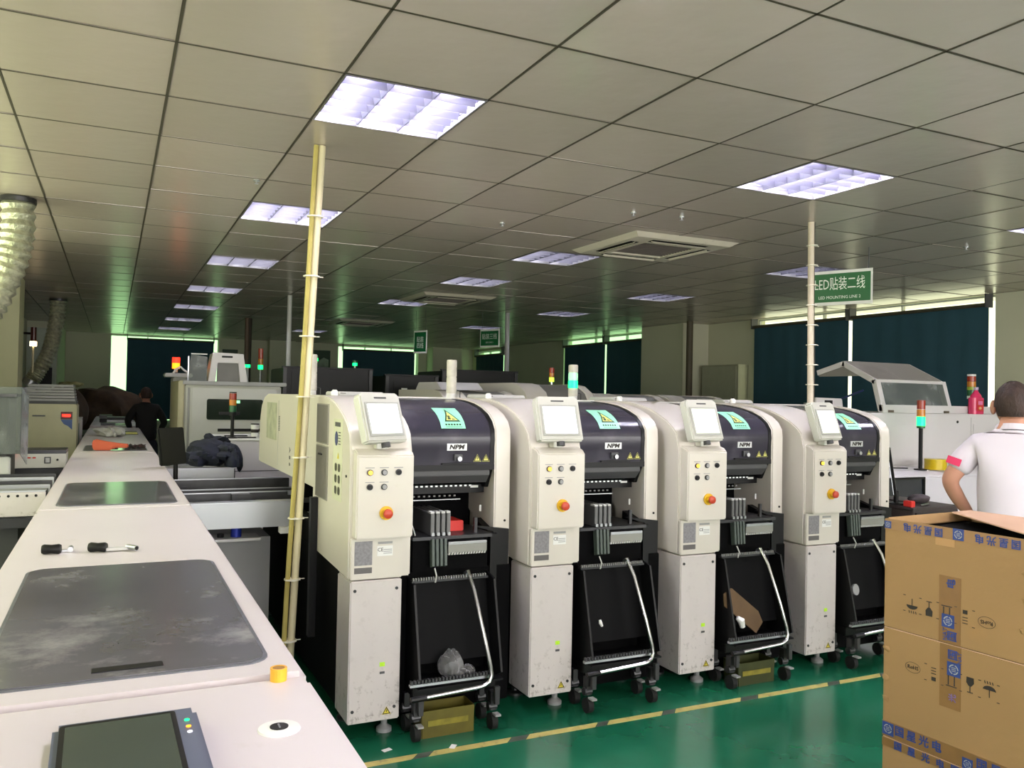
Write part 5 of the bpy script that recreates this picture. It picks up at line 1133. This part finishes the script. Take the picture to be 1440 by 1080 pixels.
mk('shell', b, OVENW, t, bev=.005); mk('recess', B().prism([(.085, .0), (.315, .0), (.3, .2), (.09, .2)], 'y', .022, .03), mat('recess_grey', (120, 118, 116), .6), t); mk('handle_slot', B().box(.13, .24, -.006, -.0005, .255, .275), BLACK, t, bev=.004)
t = thing('side_guard', 'clear glass guard frame left of the white slotted cover', 'guard', (.72, 9.35, 1.601))
mk('glass_sheet', B().prism([(-.02, 0), (.17, 0), (.17, .26), (.01, .28)], 'y', 0, .006), CLEARP, t); mk('top_edge', B().box(.01, .17, -.002, .008, .281, .292), PAPER, t); mk('post', B().box(-.02, -.008, 0, .008, 0, .26), STEEL, t)
t = thing('power_cabinet', 'white cabinet carrying a black-posted signal tower', 'cabinet', (.80, 7.3, 0))
mk('body', B().box(0, .85, 0, .9, .05, 1.09), OVENW, t, bev=.006); mk('top', B().box(-.01, .86, -.01, .91, 1.0905, 1.10), PAPER, t, bev=.003); mk('drawer_gap', B().box(.0, .85, -.0025, -.0005, .832, .838), DGREY, t); mk('plinth', B().box(.02, .83, .02, .88, 0, .049), BLACK, t)
signal('signal_tower', (.93, 7.5, 1.101), 'unlit red and amber signal tower on the white cabinet', .19, [BLACK, (BLACK, .035), (GDARK, .055), (AMBOFF, .05), (REDOFF, .055), (BLACK, .012)], .03)
tag(mk('black_bracket', B().box(.82, .99, 7.49, 7.51, 1.3, 1.325), BLACK), 'thin black bar across the post of the unlit signal tower', 'bracket')
t = thing('paper_cup', 'white cup with dark print on the white cabinet', 'cup', (1.14, 7.65, 1.101)); mk('body', B().lathe([(0, 0), (.028, 0), (.036, .11), (.033, .11), (.026, .005), (0, .005)]), PAPER, t); mk('print', B().lathe([(.0325, .04), (.0345, .07)], seg=12), INK, t); mk('lid', B().lathe([(0, .111), (.038, .111), (.036, .12), (0, .12)]), BLACK, t)
for k, (x, y, dx, dy) in enumerate(((1.05, 7.5, .16, .02), (1.3, 7.6, .1, .03), (1.0, 7.8, .2, .03))): tag(mk('flat_tool', B().box(x-dx/2, x+dx/2, y-dy/2, y+dy/2, 1.101, 1.111), BLACK, bev=.003), ('black bar at the front of the white cabinet top', 'short dark tool right of the paper cup', 'long dark strip behind the cup on the cabinet')[k], 'tool')
t = thing('slim_column_machine', 'slim white column unit under a lit red and amber signal light', 'machine', (.66, 11.0, 0))
mk('column', B().box(0, .16, 0, .5, .05, 1.66), mat('column_white', (196, 194, 196), .5, var=.04, scale=20), t, bev=.01); mk('ribs', B().box(.05, .08, -.02, -.001, .2, 1.6).box(.11, .13, -.02, -.001, .2, 1.6), LGREY, t); mk('foot_plate', B().box(-.02, .18, -.02, .5, 0, .049), BLACK, t)
hd_ = mk('head_unit', B().box(-.1, .22, -.05, .3, 1.661, 1.71), OVENW, t, bev=.012); mk('cable_loop', B().tube([(.0, 0, 1.711), (.03, 0, 1.76), (.08, 0, 1.79), (.12, 0, 1.75), (.18, 0, 1.712)], .012, 8), PAPER, t)
mk('green_light', B().ball((.17, -.01, 1.2), .012), GLEDM, t)
signal('signal_light', (.70, 11.2, 1.711), 'glowing red and amber signal light in front of the dark blind', .06, [PAPER, (AMBLED, .07), (REDLED, .07)], .045, base=.04)
def bl(name, label, x0, x1, y0, y1, z0, z1, m=BLACK, cat='enclosure'):
    t = thing(name, label, cat, (x0, y0, 0)); w, d = x1-x0, y1-y0
    mk('body', B().box(0, w, 0, d, z0, z1), m, t, bev=.01); mk('top_frame', B().box(-.01, w+.01, -.01, .03, z1+.0005, z1+.02), BLACK, t)
    for x in (0, w-.04): mk('corner_post', B().box(x, x+.04, -.02, -.0005, z0, z1), mat('frame_dark', (20, 20, 22), .4), t)
    mk('glass_panel', B().box(.1, w-.1, -.008, -.0005, (z0+z1)/2+.05, z1-.06), mat('black_glass', (8, 9, 10), .45, spec=.3), t); mk('label', B().box(w*.3, w*.3+.07, -.012, -.0085, z1-.2, z1-.14), PAPER, t)
    for x in (.1, w-.1): mk('foot', B().cyl((x, d/2, 0), (x, d/2, z0), .04, seg=10), DSTEEL, t)
    return t
bl('test_enclosure', 'black enclosure with a white label behind the grey pole', 1.72, 2.75, 9.6, 10.4, .1, 1.78)
bl('test_enclosure', 'low black enclosure between the grey pole and the first signal tower', 2.85, 3.5, 9.4, 10.2, .1, 1.72)
bl('dark_cabinet', 'black framed cabinet with a glass door behind the first frosted signal tower', 3.55, 4.55, 9.4, 10.3, .1, 1.80)
# second row of placement machines, seen over the first
def far_machine(x, y, label, m=mat('far_hood_grey', (112, 110, 104), .45, var=.05)):
    t = thing('far_placement_machine', label, 'machine', (x, y, 0), 0, 'second row of placement machines'); P = [(0, 1.2), (.03, 1.36), (.12, 1.47), (.28, 1.54), (.45, 1.56), (1.6, 1.56), (1.6, .7), (0, .7)]
    mk('shell', B().prism([(u, w) for u, w in P], 'x', 0, .25), SHELL, t, bev=.005); mk('hood', B().prism([(u+.01, w-.008) for u, w in P], 'x', .251, .72), m, t); mk('arch', B().prism(P, 'x', .721, .81), SHELL, t, bev=.005)
    mk('base', B().box(.02, .79, .05, 1.58, .05, .699), BLACKM, t); 
    if 'raised' in label: mk('raised_lid', B().prism([(.3, 1.561), (.45, 1.64), (1.0, 1.64), (1.1, 1.561)], 'x', .03, .5), OVENW, t, bev=.006)
    if 'second frosted' in label: t.scale = (1, 1, 1.06)
    for x_ in (.1, .7): mk('foot', B().cyl((x_, .3, 0), (x_, .3, .049), .03, seg=8), DSTEEL, t)
for k, l in enumerate(('far placement machine with a pale raised lid before the corner blind', 'far placement machine with the highest grey hood, behind the second frosted tower', 'far placement machine behind the green glowing signal tower', 'far placement machine in front of the teal blinds past the second tower')):
    far_machine(2.95+.88*k if k < 2 else 3.05+.88*k, 7.6, l)
for (x, y, z, l, segs, h) in ((3.25, 8.3, 1.641, 'small green-lit signal on the far lid before the corner blind', [STEEL, (GLEDM, .03)], .12),
    (2.15, 9.9, 1.8, 'green-lit signal on the black enclosure, left one', [STEEL, (GLEDM, .035), (GDARK, .03)], .08), (2.62, 9.9, 1.8, 'green-lit signal on the black enclosure, right one', [STEEL, (GLEDM, .035), (GDARK, .03)], .04),
    (1.35, 9.7, 1.601, 'small green-lit signal behind the white slotted cover', [STEEL, (GLEDM, .035)], .17), (1.52, 9.9, 1.601, 'signal tower with green glow below dark red, near the black enclosures', [STEEL, (GLEDM, .05), (AMBOFF, .07), (REDOFF, .12)], .16),
    (4.45, 8.3, 1.561, 'thin amber and lime signal tower before the teal blinds', [STEEL, (mat('lime_lit', (170, 220, 60), .4, emit=1.5), .05), (AMBOFF, .05), (REDOFF, .06)], .12)):
    signal('signal_tower', (x, y, z), l, h, segs, .028, base=.03)
# things on and at the side wall
t = thing('wall_cabinet', 'flat grey electrical cabinet on the wall pillar beside the conduit', 'cabinet', (8.0, 9.55, 1.0)); mk('body', B().box(.4, .6, .25, 1.1, 0, 1.06), mat('cabinet_olive', (150, 150, 128), .5, var=.05), t, bev=.006)
mk('door', B().box(.385, .399, .28, 1.07, .03, 1.03), mat('cabinet_door_olive', (160, 160, 140), .5), t, bev=.003); mk('lock', B().box(.378, .3845, .32, .35, .5, .56), BLACK, t)
for (x, z, w, h, l) in ((2.45, 2.3, .34, .36, 'dark framed notice on the far wall behind the white slotted cover'), (4.6, 2.3, .4, .5, 'dark framed notice on the far wall beside the low blind')):
    t = thing('wall_notice', l, 'poster', (x, YF-.001, z)); mk('frame_panel', B().box(-w/2, w/2, -.02, 0, -h/2, h/2), DGREEN, t); mk('picture', B().prism([(-w*.4, -h*.1), (w*.1, h*.15), (w*.4, h*.05), (w*.4, -h*.4), (-w*.4, -h*.4)], 'y', -.024, -.0205), mat('notice_pale', (140, 156, 138), .6, var=.3, scale=8), t)
